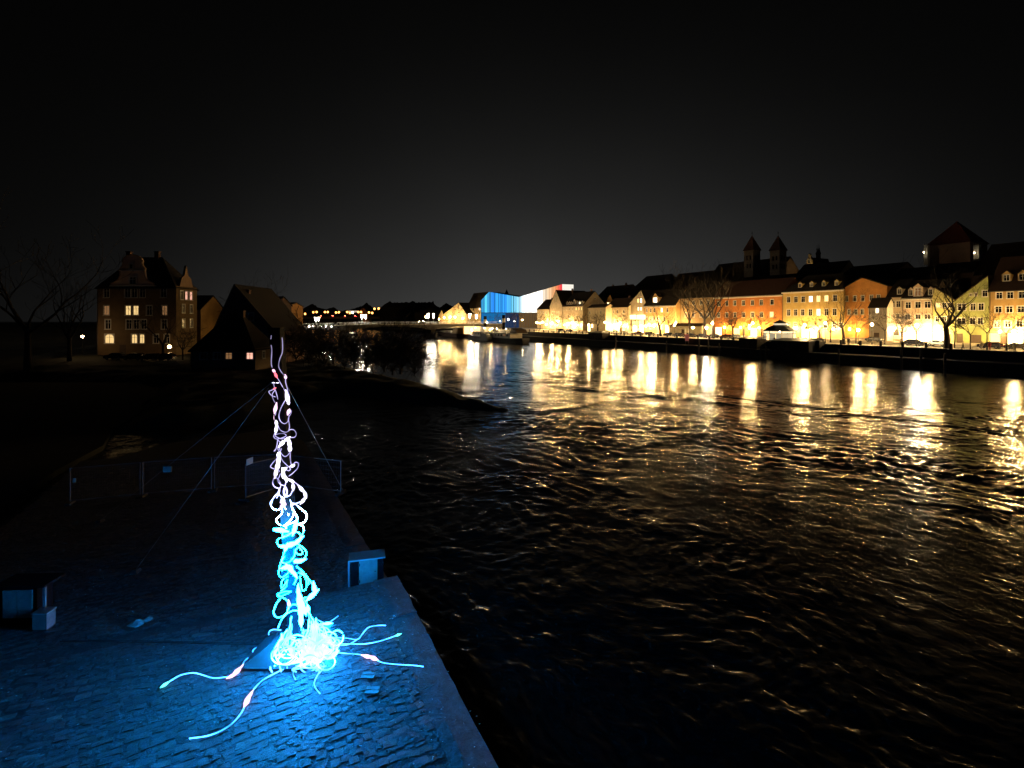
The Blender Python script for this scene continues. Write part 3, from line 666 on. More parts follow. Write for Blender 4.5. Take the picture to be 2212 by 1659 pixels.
# ------------------------------------------------------------------ iron bridge downstream
def bridge():
    root = empty('river_bridge', (85, 283, 0), 0, 'flat steel road bridge with lit deck crossing to the island', 'bridge')
    ox, oy = 85, 283
    def dz(N): return 8.1-1.5*sm(-N, -70, -5)
    Ns = np.linspace(-10, 142, 39)
    d = MB(); gi = [MB(), MB()]; rl = MB(); ps = MB()
    for a, b in zip(Ns, Ns[1:]):
        za, zb = dz(a), dz(b)
        d.add([(a-ox,-5,za-.35),(b-ox,-5,zb-.35),(b-ox,5,zb-.35),(a-ox,5,za-.35),(a-ox,-5,za),(b-ox,-5,zb),(b-ox,5,zb),(a-ox,5,za)], [(0,1,5,4),(4,5,6,7),(2,3,7,6),(0,3,2,1)])
        def arch(N): return 1.1+1.5*abs(((N-99)/44) % 1.0-.5)*2 if N < 134 else 1.2
        def ac(N): return .9+2.2*(abs((((N-99)/46)+.5) % 1.0-.5) < .5)*(1-2*abs((((N-99)/46)+.5) % 1.0-.5))**2
        for gk, y in enumerate((-4.6, 4.4)):
            ha, hb = ac(a), ac(b)
            gi[gk].add([(a-ox,y,za-.352-ha),(b-ox,y,zb-.352-hb),(b-ox,y,zb-.352),(a-ox,y,za-.352),(a-ox,y+.25,za-.352-ha),(b-ox,y+.25,zb-.352-hb),(b-ox,y+.25,zb-.352),(a-ox,y+.25,za-.352)],
                   [(0,1,2,3),(7,6,5,4),(0,4,5,1)])
        for y in (-4.9, 4.9):
            rl.tube([(a-ox,y,za+1.1),(b-ox,y,zb+1.1)], .05, 5).tube([(a-ox,y,za+.6),(b-ox,y,zb+.6)], .03, 4)
            for k in range(2): t = a+(b-a)*k/2; rl.tube([(t-ox,y,dz(t)),(t-ox,y,dz(t)+1.1)], .04, 4)
    d.build('deck', mat('bridge_deck', (.4,.37,.3), .7, noise=.2), root); gi[0].build('girder', IRON, root); gi[1].build('girder', IRON, root); rl.build('railing', WHITE, root)
    for N in (99, 53):
        MB().slab([(N-ox-2.2,-5.5),(N-ox,-8.5),(N-ox+2.2,-5.5),(N-ox+2.2,6),(N-ox-2.2,6)], -2, 3.4).box(N-ox-1.2, N-ox-.2, -4.7, 4.5, 3.401, dz(N)-1.2).box(N-ox+.2, N-ox+1.2, -4.7, 4.5, 3.402, dz(N)-1.2).build('pier', DARKSTONE, root)
    return dz
bdz = bridge()

# ------------------------------------------------------------------ lamps
LAMP = {}
def lampmat(k):
    d = {'warm': ((1,.63,.24), 1200), 'strong': ((1,.60,.21), 4200), 'soft': ((1,.66,.3), 250), 'white': ((1,.86,.62), 1200), 'sodium': ((1,.42,.08), 60), 'far': ((1,.42,.09), 6), 'wall': ((1,.60,.2), 1500), 'villa': ((1,.62,.3), 130), 'bridge': ((1,.9,.7), 260), 'island': ((1,.6,.25), 26)}[k]
    return glowmat('lamp_'+k, *d)
def street_lamp(loc, h, label, kind='warm', r=.28, group='street lamps', style='globe', name='street_lamp'):
    g = empty(name, loc, 0, label, 'lamp', group)
    if style == 'globe':
        MB().lathe([(.16,0),(.14,.5),(.07,.6),(.05,h-r-.1),(.09,h-r-.05),(.1,h-r)], n=8).build('pole', IRON, g)
        MB().lathe([(.06,h-r),(r*.75,h-r*.7),(r,h),(r*.72,h+r*.7),(.05,h+r)], n=10).build('lamp_globe', lampmat(kind), g, smooth=True)
        MB().lathe([(r*.5,h+r*1.0),(r*.3,h+r*1.2),(.02,h+r*1.5)], n=8).build('cap', IRON, g)
    else:                                  # uplit mast with a wide reflector disc
        MB().lathe([(.14,0),(.1,h*.55),(.16,h*.56),(.16,h*.6)], n=8).build('pole', STEEL, g)
        MB().lathe([(.2,h*.601),(.26,h*.8),(.42,h-.1)], n=8).build('lamp_column', lampmat(kind), g)
        MB().lathe([(.5,h-.05),(1.1,h+.05),(1.1,h+.12),(.1,h+.25)], n=12).build('reflector', WHITE, g)
    return g
def qlamp(px, py, N, label, kind='warm', r=.28):
    if kind == 'strong' and N < 176: N = 177.0
    y, D = onN(px, N); street_lamp((N, y, QZ), zof(py, D)-QZ, label, kind, r)
for px, py, N, label, kind in [
    (2203, 716, 170, 'very bright street lamp before the ochre house at the right edge', 'strong'),
    (2009, 717, 174, 'glaring lamp before the bright restaurant beside the big tree', 'strong'),
    (1980, 703, 172, 'white lamp on the front of the cream pink restaurant house', 'white'),
    (1883.5, 701, 166, 'tall street lamp before the small grey white house', 'warm'),
    (1854, 713, 160, 'street lamp left of the small grey white house', 'warm'),
    (1783, 698, 174, 'street lamp at the right end of the yellow house', 'soft'),
    (1752, 712, 173, 'glaring lamp in the middle of the yellow house front', 'strong'),
    (1735, 708, 171, 'second glaring lamp before the yellow house', 'warm'),
    (1720, 709, 160, 'small street lamp right of the glass kiosk', 'soft'),
    (1626, 698, 166, 'upper of two lamps left of the glass kiosk', 'warm'),
    (1619, 709, 172, 'lower of two lamps left of the glass kiosk', 'strong'),
    (1539, 698, 162, 'globe lamp at the left corner of the terracotta house', 'warm'),
    (1526, 708, 150, 'lamp under the tall trees left of the terracotta house', 'white'),
    (1497, 708, 168, 'lamp shining on the long low white wall', 'warm'),
    (1460, 697, 170, 'lamp above the left end of the low white wall', 'strong'),
    (1414, 702, 173, 'glaring lamp before the cream orange house', 'strong'),
    (1402, 701, 172, 'lamp at the left corner of the cream orange house', 'warm'),
    (1371, 705, 173, 'glaring lamp under the lit signs', 'strong'),
    (1340, 698, 166, 'lamp behind a round tree before the low white house', 'warm'),
    (1321, 705, 172, 'glaring lamp before the low white house', 'strong'),
    (1307, 696, 160, 'globe lamp on a post before the annex', 'warm'),
    (1274, 702, 170, 'glaring lamp before the annex beside the long house gable', 'strong'),
    (1228, 699, 173, 'glaring lamp before the long cream house', 'strong'),
    (1206, 694, 172, 'street lamp before the tall white gable', 'warm'),
    (1192, 698, 170, 'second street lamp before the tall white gable', 'strong'),
    (1172, 696, 170, 'street lamp before the small brown roofed house', 'strong'),
    (1160, 697, 168, 'street lamp before the museum right end', 'warm'),
    (1128, 691, 172, 'street lamp before the dark museum bay', 'warm'),
    (1098, 690, 172, 'street lamp before the blue museum bays', 'white'),
    (1052, 697, 160, 'bright lamp at the town end of the bridge', 'white'),
    (983, 685, 176, 'street lamp before the broad white gable near the bridge', 'strong'),
    (972, 685, 176, 'second street lamp before the broad white gable near the bridge', 'strong'),
    (960, 686, 178, 'third street lamp left of the broad white gable', 'strong'),
    (948, 690, 180, 'street lamp before the small pale gable at the far end', 'strong'),
    (1000, 688, 176, 'street lamp between the far gable and the tall house', 'strong')]:
    if kind != 'strong' and px > 1150: N = 145.0
    qlamp(px, py, N, label, kind)
for px, py, lab in [(2190, 716, 'quay edge lamp at the right edge of the picture'), (2003, 706, 'quay edge lamp left of the big forked tree'), (1738, 702, 'quay edge lamp before the yellow house'), (1619, 704, 'quay edge lamp left of the kiosk'), (1457, 702, 'quay edge lamp at the left end of the low white wall'), (1412, 704, 'quay edge lamp before the cream orange house'), (1385, 704, 'quay edge lamp right of the sign boards'), (1326, 703, 'quay edge lamp before the low white house'), (1272, 702, 'quay edge lamp before the annex'), (1228, 700, 'quay edge lamp before the long cream house'), (1192, 699, 'quay edge lamp before the tall white gable'), (1166, 698, 'quay edge lamp before the small brown roofed house')]:
    qlamp(px, py, 147.0, lab, 'warm')
for i, (px, py) in enumerate([(782, 680), (790, 680), (925, 677.5), (936, 677.5), (1015, 678), (1029, 680), (682, 686), (688, 686)]):
    dy = -4.2 if i % 2 else 4.2; a, b = ray(px); D = (283+dy)/b; N = a*D
    street_lamp((N, 283+dy, bdz(N)), zof(py, D)-bdz(N), ['far', 'near'][i % 2]+' lamp mast of the %s pair on the bridge' % ['second from left', 'third from left', 'rightmost', 'leftmost'][i//2], 'bridge', group='bridge lamps', style='up', name='bridge_lamp')
for i, px in enumerate([905, 915, 1080, 1111]):
    y, D = onN(px, 178+8*(i < 2)); 
    street_lamp((178+8*(i < 2), y, QZ), zof(694, D)-QZ, ['far small lamp left of the pale gable', 'far small lamp beside the pale gable', 'small lamp before the blue museum front', 'small lamp right of the steamer funnels'][i], 'soft', .2)
for px, lab in ((668, 'small lamp at the island end of the bridge, first from left'), (676, 'small lamp at the island end of the bridge, second from left'), (695, 'small lamp at the island end of the bridge, third from left'), (704, 'small lamp at the island end of the bridge, fourth from left'), (716, 'small lamp at the island end of the bridge, fifth from left')):
    a_, b_ = ray(px); D_ = 276/b_; street_lamp((a_*D_, 276, 2.0), zof(705, D_)-2.0, lab, 'bridge', .22, 'bridge lamps')
street_lamp(at(366, 764, 118), 0+zof(749, 118)-zof(764, 118), 'orange globe lamp at the foot of the gabled villa', 'island', .4)
street_lamp(at(178, 764, 116), zof(727, 116)-zof(764, 116), 'small lamp left of the gabled villa', 'villa', .25)

# lights added along the house fronts to brighten the ground floors
for px, lab in [(2215, 'added wall light at the right end of the ochre house'), (2160, 'added wall light left on the ochre house'), (2030, 'added wall light on the yellow green house'), (1996, 'added wall light right on the cream pink house'), (1962, 'added wall light left on the cream pink house'), (1930, 'added wall light on the narrow cream house'), (1835, 'added wall light on the orange house'), (1800, 'added wall light right on the yellow house'), (1765, 'added wall light near the middle of the yellow house'), (1715, 'added wall light left on the yellow house'),
    (1675, 'added wall light right on the terracotta house'), (1640, 'added wall light behind the kiosk'), (1600, 'added wall light in the middle of the terracotta house'), (1565, 'added wall light left on the terracotta house'), (1440, 'added wall light right on the cream orange house'), (1395, 'added wall light left on the cream orange house'), (1350, 'added wall light right on the low white house'), (1335, 'added wall light left on the low white house'), (1250, 'added wall light right on the long cream house'), (1238, 'added wall light mid long cream house'), (1220, 'added wall light left on the long cream house'), (1180, 'added wall light on the small brown roofed house')]:
    y, D = onN(px, 178.4); g = empty('added_wall_light', (178.4, y, QZ), 0, lab, 'lamp', 'added wall lights')
    MB().lathe([(.08,3.0),(.17,3.1),(.2,3.45),(.06,3.6)], n=6).build('added_light_glass', lampmat('wall'), g)
    MB().lathe([(.24,3.601),(.02,3.8)], n=6).build('cap', IRON, g); MB().tube([(0,0,3.78),(1.6,0,3.9)], .03, 5).build('bracket', IRON, g)
# ------------------------------------------------------------------ island houses on the left
XL = lambda c: c*.293
YL = lambda c: 459+c*.293
RL = -YAW                                # fronts that face the camera's side of the river
def villa():
    D = 122; o = at(XL(715), 690, D); bz = 2.3; s = D/FP
    U = lambda c: (XL(c)-XL(715))*s
    Z = lambda c: CAMZ-(YL(c)-HYP)*s-bz
    H = Z(540); W = U(1300)
    wins = []
    for cy_, h, lst in [(590, 2.3, [(785,), (940,), (990,), (1050,), (1205,)]), (722, 2.2, [(785, 'dim'), (944, 'villa'), (1001, 'villa'), (1100,), (1212, 'dim')]),
                        (825, 2.2, [(795,), (950,), (1005,), (1060,), (1210,)])]:
        for c, *l in lst: wins.append((U(c), Z(cy_)-h/2, 1.25, h, l[0] if l else None))
    for c, ww, l in ((806, 2.1, 'villa'), (990, 1.3, 'villa'), (1046, 1.1, 'villa'), (1150, 1.2, None), (1230, 1.2, None)):
        wins.append((U(c), Z(965), ww, 2.1, l, True))
    root = house('gabled_villa', 'tall villa with curved baroque gable and a few glowing windows', (o.x, o.y, bz), RL, W, 8, H, (.2,.135,.065), DARK, 'eave', rise=Z(322)-H, wins=wins, hip=6,
                 chimneys=[(U(860), 4, 1.4), (U(1076), 4, 1.4)], doors=[(U(905), 1.5, 2.4)])
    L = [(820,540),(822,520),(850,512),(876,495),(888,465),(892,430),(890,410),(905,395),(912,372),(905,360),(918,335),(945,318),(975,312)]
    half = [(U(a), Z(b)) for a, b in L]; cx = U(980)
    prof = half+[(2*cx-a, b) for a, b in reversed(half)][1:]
    gp = MB().prism([(a, b) for a, b in prof], -.18, .5).build('curved_gable', STUCCO, root); gp.color = (.75,.55,.42,1)  # paler than the wall: lamplight on the gable is put into its colour
    q = MB(); q.box(U(885), U(1075), -.32, -.182, Z(432), Z(425)).box(U(815), U(1155), -.34, -.182, Z(546), Z(537)).build('moulding', TRIM, gp)
    MB().tube([(prof[i][0], -.2, prof[i][1]) for i in range(len(prof))], .14, 5).build('gable_edging', STUCCO, gp).color = (.45,.3,.2,1)
    add_window(root, U(985), Z(530), 1.5, 1.7, None, False, True, y=-.34); add_window(root, U(972), Z(415), .8, 1.1, None, True, False, y=-.34)
    # side gable and its lit windows, facing right
    k = .5
    pf = [(2,0),(12,0),(10.5,2),(8.5,2.6),(7,5),(5.5,2.6),(3.5,2)]
    sg = MB().add([(W+.02,y_*k+.3,H+z_) for y_, z_ in pf]+[(W-.5,y_*k+.3,H+z_) for y_, z_ in pf],
                  [(0,1,2,3,4,5,6),(13,12,11,10,9,8,7)]+[(i, i+7, (i+1) % 7+7, (i+1) % 7) for i in range(7)]).build('side_gable', STUCCO, root); sg.color = (.38,.25,.15,1)
    for v, zz, l in ((1.8, Z(640), None), (3.6, Z(640), 'pink'), (5.4, Z(640), 'pink'), (2.5, Z(740), None), (5.5, Z(740), None), (2.5, Z(850), None), (5.5, Z(850), None)):
        add_window(root, W+.16, zz, 1.0, 2.0, l, False, True, y=v, rz=R(90))
villa()
# houses at the water's edge
D = 106; s = D/FP; o = at(XL(1578), 690, D); bz = 1.2
Z = lambda c: CAMZ-(YL(c)-HYP)*s-bz
U = lambda c: (XL(c)-XL(1578))*s
mh = house('mill_house', 'dark gabled house with blank pale gable behind the waterside house', (o.x, o.y, bz), RL, U(2010), 16, Z(860), (.22,.13,.1), DARK, 'gable', rise=Z(535)-Z(860), ridge=U(1728),
      chimneys=[(U(1770), 3, -1.0)], gwins=[(U(1850), Z(800), 1.0, 1.6)])
D = 97; s = D/FP; o = at(XL(1405), 690, D); bz = .9
wh = house('waterside_house', 'low dark hip roofed house at the water with two pinkish lit windows', (o.x, o.y, bz), RL, (XL(1882)-XL(1405))*s, 9, CAMZ-(YL(1003)-HYP)*s-bz, (.24,.17,.1), DARK, 'eave', rise=6.2, hip=5,
      wins=[((XL(c)-XL(1405))*s, CAMZ-(YL(1083)-HYP)*s-bz, 1.25, 1.25, l) for c, l in ((1500, None), (1600, None), (1685, 'dim'), (1840, 'pink'))],
      chimneys=[((XL(1690)-XL(1405))*s, 4.5, .6)])
ww = (XL(1882)-XL(1405))*s
for v, l in ((3.0, None), (7.0, 'pink')): add_window(wh, ww+.16, CAMZ-(YL(1083)-HYP)*s-bz, 1.0, 1.3, l, False, True, y=v, rz=R(90))
for nm, lab, cl, cr, ce, cr_, D, wc, lw in [('island_house', 'dim tan house between the villa and the gabled mill house', 1368, 1480, 712, 598, 135, (.5,.3,.1), None),
        ('island_house', 'small orange lit house right of the bare round tree', 2030, 2130, 690, 660, 165, (.6,.3,.08), 'orange'), ('island_house', 'dark house with small lit windows behind the mill house roof', 1880, 2030, 680, 610, 150, (.12,.07,.05), 'warm')]:
    s = D/FP; o = at(XL(cl), 690, D); bz = 2.2; H = CAMZ-(YL(ce)-HYP)*s-bz; W_ = (XL(cr)-XL(cl))*s
    house(nm, lab, (o.x, o.y, bz), RL, W_, 11, H, wc, DARK, 'eave', rise=(YL(ce)-YL(cr_))*s*.9, wins=[(W_*.55, H-3.2, 1.2, 1.6, lw), (W_*.25, H-3.2, 1.2, 1.6, None)])

# ------------------------------------------------------------------ far shore downstream
FARDARK = mat('far_dark', (.02,.017,.013), .95, noise=.3)
for i, (pl, pr, base, D, prof) in enumerate([(820, 935, 690, 760, [(0,655),(.07,652),(.1,648),(.13,652),(.5,651),(.55,648),(.6,652),(.93,651),(.95,648),(.97,655),(1,672)]),
        (640, 725, 690, 900, [(0,672),(.1,662),(.25,655),(.4,664),(.6,668),(.8,662),(1,674)]), (895, 990, 690, 640, [(0,668),(.2,662),(.35,654),(.5,664),(.65,652),(.8,660),(1,668)]), (725, 830, 690, 980, [(0,672),(.2,668),(.45,660),(.55,652),(.65,662),(.85,668),(1,660)])]):
    a = at(pl, base, D); b = at(pr, base, D); v = (b-a); fw = Vector((SN, CS, 0))
    rg = random.Random(i); top = []
    for k in range(61):
        t = k/60
        for (t0, p0), (t1, p1) in zip(prof, prof[1:]):
            if t0 <= t <= t1: py = p0+(p1-p0)*(t-t0)/(t1-t0); break
        top.append((t, CAMZ-(py+rg.uniform(-1.2, 1.2)-HYP)*D/FP))
    m = MB()
    for (t0, z0), (t1, z1) in zip(top, top[1:]):
        p, q = a+v*t0, a+v*t1
        m.add([(p.x,p.y,0),(q.x,q.y,0),(q.x,q.y,z1*.8),(p.x,p.y,z0*.8),*( (p+fw*30)[:2]+(z0,), (q+fw*30)[:2]+(z1,), (q+fw*90)[:2]+(0,), (p+fw*90)[:2]+(0,))], [(0,1,2,3),(3,2,5,4),(4,5,6,7)])
    tag(m.build('wooded_hill', FARDARK), ['wooded hill with old buildings on the far shore', 'dark wooded hill at far left shore', 'dark wooded hill behind the bridge end', 'dark far hill behind the road bridge'][i], None, None, 'structure')
def far_bridge():
    root = empty('far_road_bridge', at(640, 690, 820), 0, 'far road bridge with a row of orange lamps', 'bridge')
    o = root.location.copy(); a = at(648, 690, 820)-o; b = at(815, 690, 760)-o; z = zof(684, 800)-o.z
    d = (b-a).normalized(); nrm = Vector((-d.y, d.x, 0))*6
    MB().add([(*(a-nrm)[:2],z-3),(*(b-nrm)[:2],z-3),(*(b+nrm)[:2],z-3),(*(a+nrm)[:2],z-3),(*(a-nrm)[:2],z),(*(b-nrm)[:2],z),(*(b+nrm)[:2],z),(*(a+nrm)[:2],z)], [(0,1,5,4),(4,5,6,7),(2,3,7,6),(0,3,2,1)]).build('deck', mat('far_deck', (.3,.22,.17), .8), root)
    for t in (.2, .5, .8):
        p = a+(b-a)*t; MB().box(p.x-3, p.x+3, p.y-4, p.y+4, -o.z, z-3.01).build('pier', DARKSTONE, root)
far_bridge()
n = 0
for px, py, D in [(651,677,820),(659,678,815),(677,674.5,812),(684,674,806),(702,674,812),(708,674,806),(726,675,812),(732,674.5,806),(750,674,800),(756,676,798),(774,674,790),(780,674,786),(797,675,780),(804,676,778),(809,667,770),(818,666.5,770)]:
    zb = zof(684, 800); p = at(px, py, D)
    street_lamp((p.x, p.y, zb), p.z-zb, 'orange lamp on the far road bridge, number %s from the left' % ['one','two','three','four','five','six','seven','eight','nine','ten','eleven','twelve','thirteen','fourteen','fifteen','sixteen'][n], 'far', 1.5, 'far bridge lamps'); n += 1
# a car on the far bridge, brake lights on, and lit blocks behind
g = empty('far_building', at(752, 690, 900), -YAW, 'far flat roofed building with floodlit top floor', 'building'); s = 900/FP
MB().box(0, 22*s, 0, 14, -15, 24*s*.62).build('wall', FARDARK, g); MB().box(1*s, 20*s, -.4, -.01, 15.2*s, 19*s).build('lit_floor', glowmat('far_floor', (1,.8,.6), .5), g)  # the floodlit strip glows itself, its light put into the material
MB().box(8*s, 12*s, -.9, -.41, 13*s, 17*s).build('floodlight', glowmat('far_flood', (1,.85,.6), 8), g)
g = empty('far_orange_house', at(775, 690, 860), -YAW, 'far gabled house with orange walls beyond the bridge lamps', 'house'); s = 860/FP
MB().prism([(0,-8),(22*s,-8),(22*s,12*s),(11*s,25*s),(4*s,22*s),(0,10*s)], 0, 16).build('wall', mat('far_orange_wall', (.5,.25,.1), .9), g)  # walls in one even orange
r = MB().prism([(-1,10*s),(11*s,26.5*s),(23*s,11*s),(23*s,9*s),(11*s,25.2*s),(-1,8*s)], -1, 17).build('roof', ROOF, g); r.color = (*BROWN, 1)
MB().lathe([(1.0,-1.0),(1.4,0),(1.0,1.0)], n=8).build('lamp_globe', glowmat('lamp_sodium_far', (1,.5,.1), 60), empty('street_lamp', at(1100*.1464+621+139, 684.5, 500), 0, 'lone orange lamp on the shore left of the bridge end', 'lamp', 'street lamps'))
MB().lathe([(.15,0),(.1,-13)], n=6).build('pole', IRON, bpy.data.objects[COL.objects[-1].parent.name])

# ------------------------------------------------------------------ trees
def grow(seed, H, spread, fork=.3, n1=5, levels=4, up=.5, r0=.22, lean=(0,0), dens=1.0):
    rg = random.Random(seed); segs = []
    def branch(p, d, L, r, lv):
        n = 4 if lv < 2 else 3; pts = [p]; rr = [r]; q = p.copy(); dd = d.copy()
        for i in range(n):
            dd = (dd+Vector((rg.gauss(0,.16), rg.gauss(0,.16), rg.gauss(0,.1)+.07*up))).normalized(); q = q+dd*(L/n); pts.append(q.copy()); rr.append(max(.02, r*(1-.58*(i+1)/n)))
        segs.append((lv, pts, rr))
        if lv >= levels: return
        k = max(2, int((n1 if lv < 1 else 4 if lv < 3 else 3)*dens))
        for j in range(k):
            t = rg.uniform(.35, 1.0) if j else 1.0
            i = min(n-1, int(t*n)); b = pts[i]+(pts[i+1]-pts[i])*(t*n-i); ax = Vector((rg.gauss(0,1), rg.gauss(0,1), rg.gauss(0,.55)+up*.6)).normalized()
            nd = (dd*(1.0 if j == 0 else .55)+ax*spread).normalized()
            branch(b, nd, L*rg.uniform(.5, .78), rr[i]*rg.uniform(.5, .75), lv+1)
    trunk = [Vector((0,0,0)), Vector((lean[0]*.3, lean[1]*.3, H*fork*.5)), Vector((lean[0], lean[1], H*fork))]
    segs.append((0, trunk, [r0*1.35, r0, r0*.85]))
    for j in range(n1):
        a = 2*math.pi*j/n1+rg.uniform(-.5, .5); el = rg.uniform(.5, 1.25)
        branch(trunk[-1]-Vector((0,0,rg.uniform(0, H*fork*.12))), Vector((math.cos(a)*math.cos(el), math.sin(a)*math.cos(el), math.sin(el))), H*(1-fork)*rg.uniform(.42, .62), r0*rg.uniform(.45, .7), 1)
    a, b = MB(), MB()
    for lv, pts, rr in segs:
        if lv <= 1: a.tube(pts, rr, 6, False)
        else: b.tube(pts, rr, 4 if lv == 2 else 3, False)
    return a.mesh('trunk', BARK, True), b.mesh('crown', TWIG)
PROTO = {'round': [grow(s, 7.5, .85, .34, 5, 4, .35, .16) for s in (1, 2, 3)], 'tall': [grow(s, 17, .6, .3, 5, 5, .8, .34, dens=.9) for s in (11, 12)],
         'fork': [grow(31, 17, .62, .30, 4, 5, .7, .5, (-.8, .4), .85), grow(32, 14, .6, .34, 4, 5, .8, .4, (.4, .2), .85)], 'bush': [grow(s, 5, .95, .08, 9, 4, .3, .1, dens=1.3) for s in (41, 42)],
         'slim': [grow(s, 7.5, .6, .4, 4, 4, .5, .09) for s in (51, 52)]}
_tn = [0]
def tree(kind, loc, scale, label, group='bare trees along the quay', name='bare_tree', i=None, rz=None):
    _tn[0] += 1
    a, b = PROTO[kind][(i if i is not None else _tn[0]) % len(PROTO[kind])]
    e = empty(name, loc, rnd.uniform(0, 6.28) if rz is None else rz, label, 'tree', group); e.scale = (scale,)*3
    put('trunk', a, e); put('crown', b, e); return e
def qtree(kind, px, N, top, label, **k):
    y, D = onN(px, N); h = zof(top, D)-QZ; H0 = {'round': 8.3, 'tall': 19.5, 'fork': 18.0, 'bush': 5, 'slim': 8.5}[kind]
    tree(kind, (N, y, QZ), h/H0, label, **k)
for kind, px, N, top, label in [
    ('fork', 2046, 141, 572, 'big dark forked tree on the quay at right'), ('fork', 1823, 143, 607, 'large dark forked tree between the yellow and orange houses'),
    ('tall', 1540, 146, 578, 'tall dark tree at the left corner of the terracotta house'), ('tall', 1522, 150, 566, 'tallest dark tree left of the terracotta house'), ('tall', 1489, 150, 590, 'tall dark tree over the long low wall'),
    ('fork', 1427, 148, 645, 'dark forked tree before the cream orange house'),
    ('slim', 2174, 143, 648, 'thin tree before the ochre house'), ('slim', 2132, 143, 650, 'thin tree at the corner of green and ochre houses'), ('slim', 2096, 143, 660, 'thin tree before the green house windows'), ('slim', 2062, 146, 655, 'thin tree right behind the big forked tree'),
    ('slim', 1979, 150, 652, 'thin tree before the tall white dormer house'), ('round', 1948, 148, 660, 'round bare tree before the cream pink house'), ('slim', 1911, 150, 655, 'thin tree before the small grey house'), ('slim', 1849, 152, 660, 'thin tree before the orange house'),
    ('round', 1794, 150, 672, 'round bare tree before the right half of the yellow house'), ('round', 1770, 152, 668, 'round bare tree in the middle of the yellow house'), ('slim', 1749, 155, 672, 'thin tree before the left half of the yellow house'),
    ('round', 1645, 152, 664, 'round bare tree above the kiosk left side'), ('slim', 1606, 150, 668, 'thin tree in the middle of the terracotta house'), ('round', 1583, 150, 655, 'taller round tree before the terracotta house'), ('slim', 1567, 150, 668, 'thin tree at the left part of the terracotta house'),
    ('round', 1342, 150, 664, 'round bare tree before the low white house'), ('round', 1291, 154, 668, 'round bare tree before the annex'), ('round', 1251, 156, 668, 'round bare tree before the long cream house'), ('slim', 1233, 158, 666, 'thin bare tree at the left of the long cream house'),
    ('slim', 1266, 158, 670, 'thin bare tree at the long house corner'), ('round', 1203, 162, 670, 'round bare tree before the tall gable'), ('slim', 1167, 166, 670, 'thin bare tree before the small brown roofed house'),
    ('slim', 1113, 170, 664, 'thin bare tree before the dark museum bays'), ('slim', 1075, 170, 672, 'thin bare tree before the blue museum bays'), ('round', 1446, 160, 672, 'round bare tree right of the cream orange house'), ('tall', 1480, 235, 562, 'bare tree standing above the dark roofs left of the twin towers'), ('tall', 1462, 238, 572, 'second bare tree above the dark roofs'),
    ('tall', 1962, 222, 545, 'dark tree left of the old pyramid roofed tower')]:
    qtree(kind, px, N, top, label, **({'rz': .6, 'i': 0} if px == 2046 else {'rz': 2.1, 'i': 1} if px == 1823 else {}))
for kind, px, py, D, sc_, label in [('tall', 562, 745, 150, 1.15, 'round bare tree rising behind the mill house'), ('round', 548, 720, 148, 2.3, 'broad bare tree crown over the mill house ridge'), ('round', 572, 722, 146, 2.1, 'second bare tree crown right of the mill house ridge'), ('tall', 352, 764, 114, .82, 'bare tree in front of the villa right half'), ('round', 395, 764, 116, 1.1, 'small bare tree right of the villa lamp'),
        ('tall', 60, 760, 95, 1.5, 'huge dark bare tree at the left edge'), ('tall', 150, 758, 110, 1.1, 'dark bare tree left of the villa'), ('round', 612, 740, 165, 1.5, 'bare tree before the small orange house'),
        ('tall', 790, 795, 108, .52, 'bare waterside tree with lights shining through it'), ('tall', 720, 790, 112, .5, 'dark bare tree on the spit left of the shining one'), ('round', 765, 800, 104, 1.0, 'small dark tree on the spit'),
        ('bush', 865, 812, 92, 2.0, 'broad dark bush at the right end of the spit trees'), ('tall', 868, 806, 97, .5, 'dark drooping tree at the end of the spit'), ('bush', 830, 806, 96, 1.5, 'dark bush in the middle of the spit'), ('bush', 668, 790, 112, 1.7, 'dark bush at the left of the spit'), ('bush', 895, 822, 88, 1.0, 'small bush at the waterline of the spit'), ('tall', 830, 800, 101, .5, 'dark bare tree between the shining tree and the drooping one'), ('bush', 700, 800, 103, 1.8, 'dark bush left of the shining tree'), ('bush', 745, 806, 99, 1.6, 'dark bush below the shining tree'),
        ('tall', 690, 780, 122, .55, 'dark bare tree behind the left bushes of the spit'), ('bush', 790, 808, 96, 1.3, 'low dark bush at the foot of the shining tree'), ('tall', 760, 780, 124, .5, 'dark bare tree behind the shining tree'), ('bush', 640, 785, 116, 2.2, 'large dark bush beside the waterside house'), ('tall', 895, 808, 95, .42, 'small dark tree at the very end of the spit trees'), ('bush', 848, 815, 90, 1.5, 'dark bush near the drooping tree')]:
    p = at(px, py, D); tree(kind, (p.x, p.y, 1.1), sc_, label, 'trees on the island', 'bare_tree' if kind != 'bush' else 'bare_bush')

# ------------------------------------------------------------------ quay furniture
def bollard_row():
    b = MB().box(-.2, .2, -.2, .2, 0, 1.05).frustum(0, 0, 1.05, 1.15, .2, .2, .12, .12).mesh('post', DARKSTONE)
    rail = MB().tube([(0,-.2,.75),(0,-4.4,.75)], .035, 5).tube([(0,-.2,.4),(0,-4.4,.4)], .035, 5).mesh('rail', IRON)
    for i in range(52):
        y = 56+i*4.6
        e = empty('railing_post', (135.3, y, QZ+.25), 0, 'dark square stone post with rails along the top of the quay wall', 'post', 'posts along the quay wall')
        put('post', b, e); put('rail', rail, e)
bollard_row()
def pile(px, N, top, label, hz=0):
    y, D = onN(px, N); z = zof(top, D)
    g = empty('mooring_pile', (N, y, -1.2), 0, label, 'pile', 'mooring piles')
    MB().lathe([(.24,0),(.22,z+1.2-.05),(.12,z+1.25)], n=9).build('shaft', mat('weathered_wood', (.16,.13,.1), .9, noise=.4, nscale=3), g)
    MB().lathe([(.27,z-.5),(.27,z-.2)], n=9).build('collar', IRON, g)
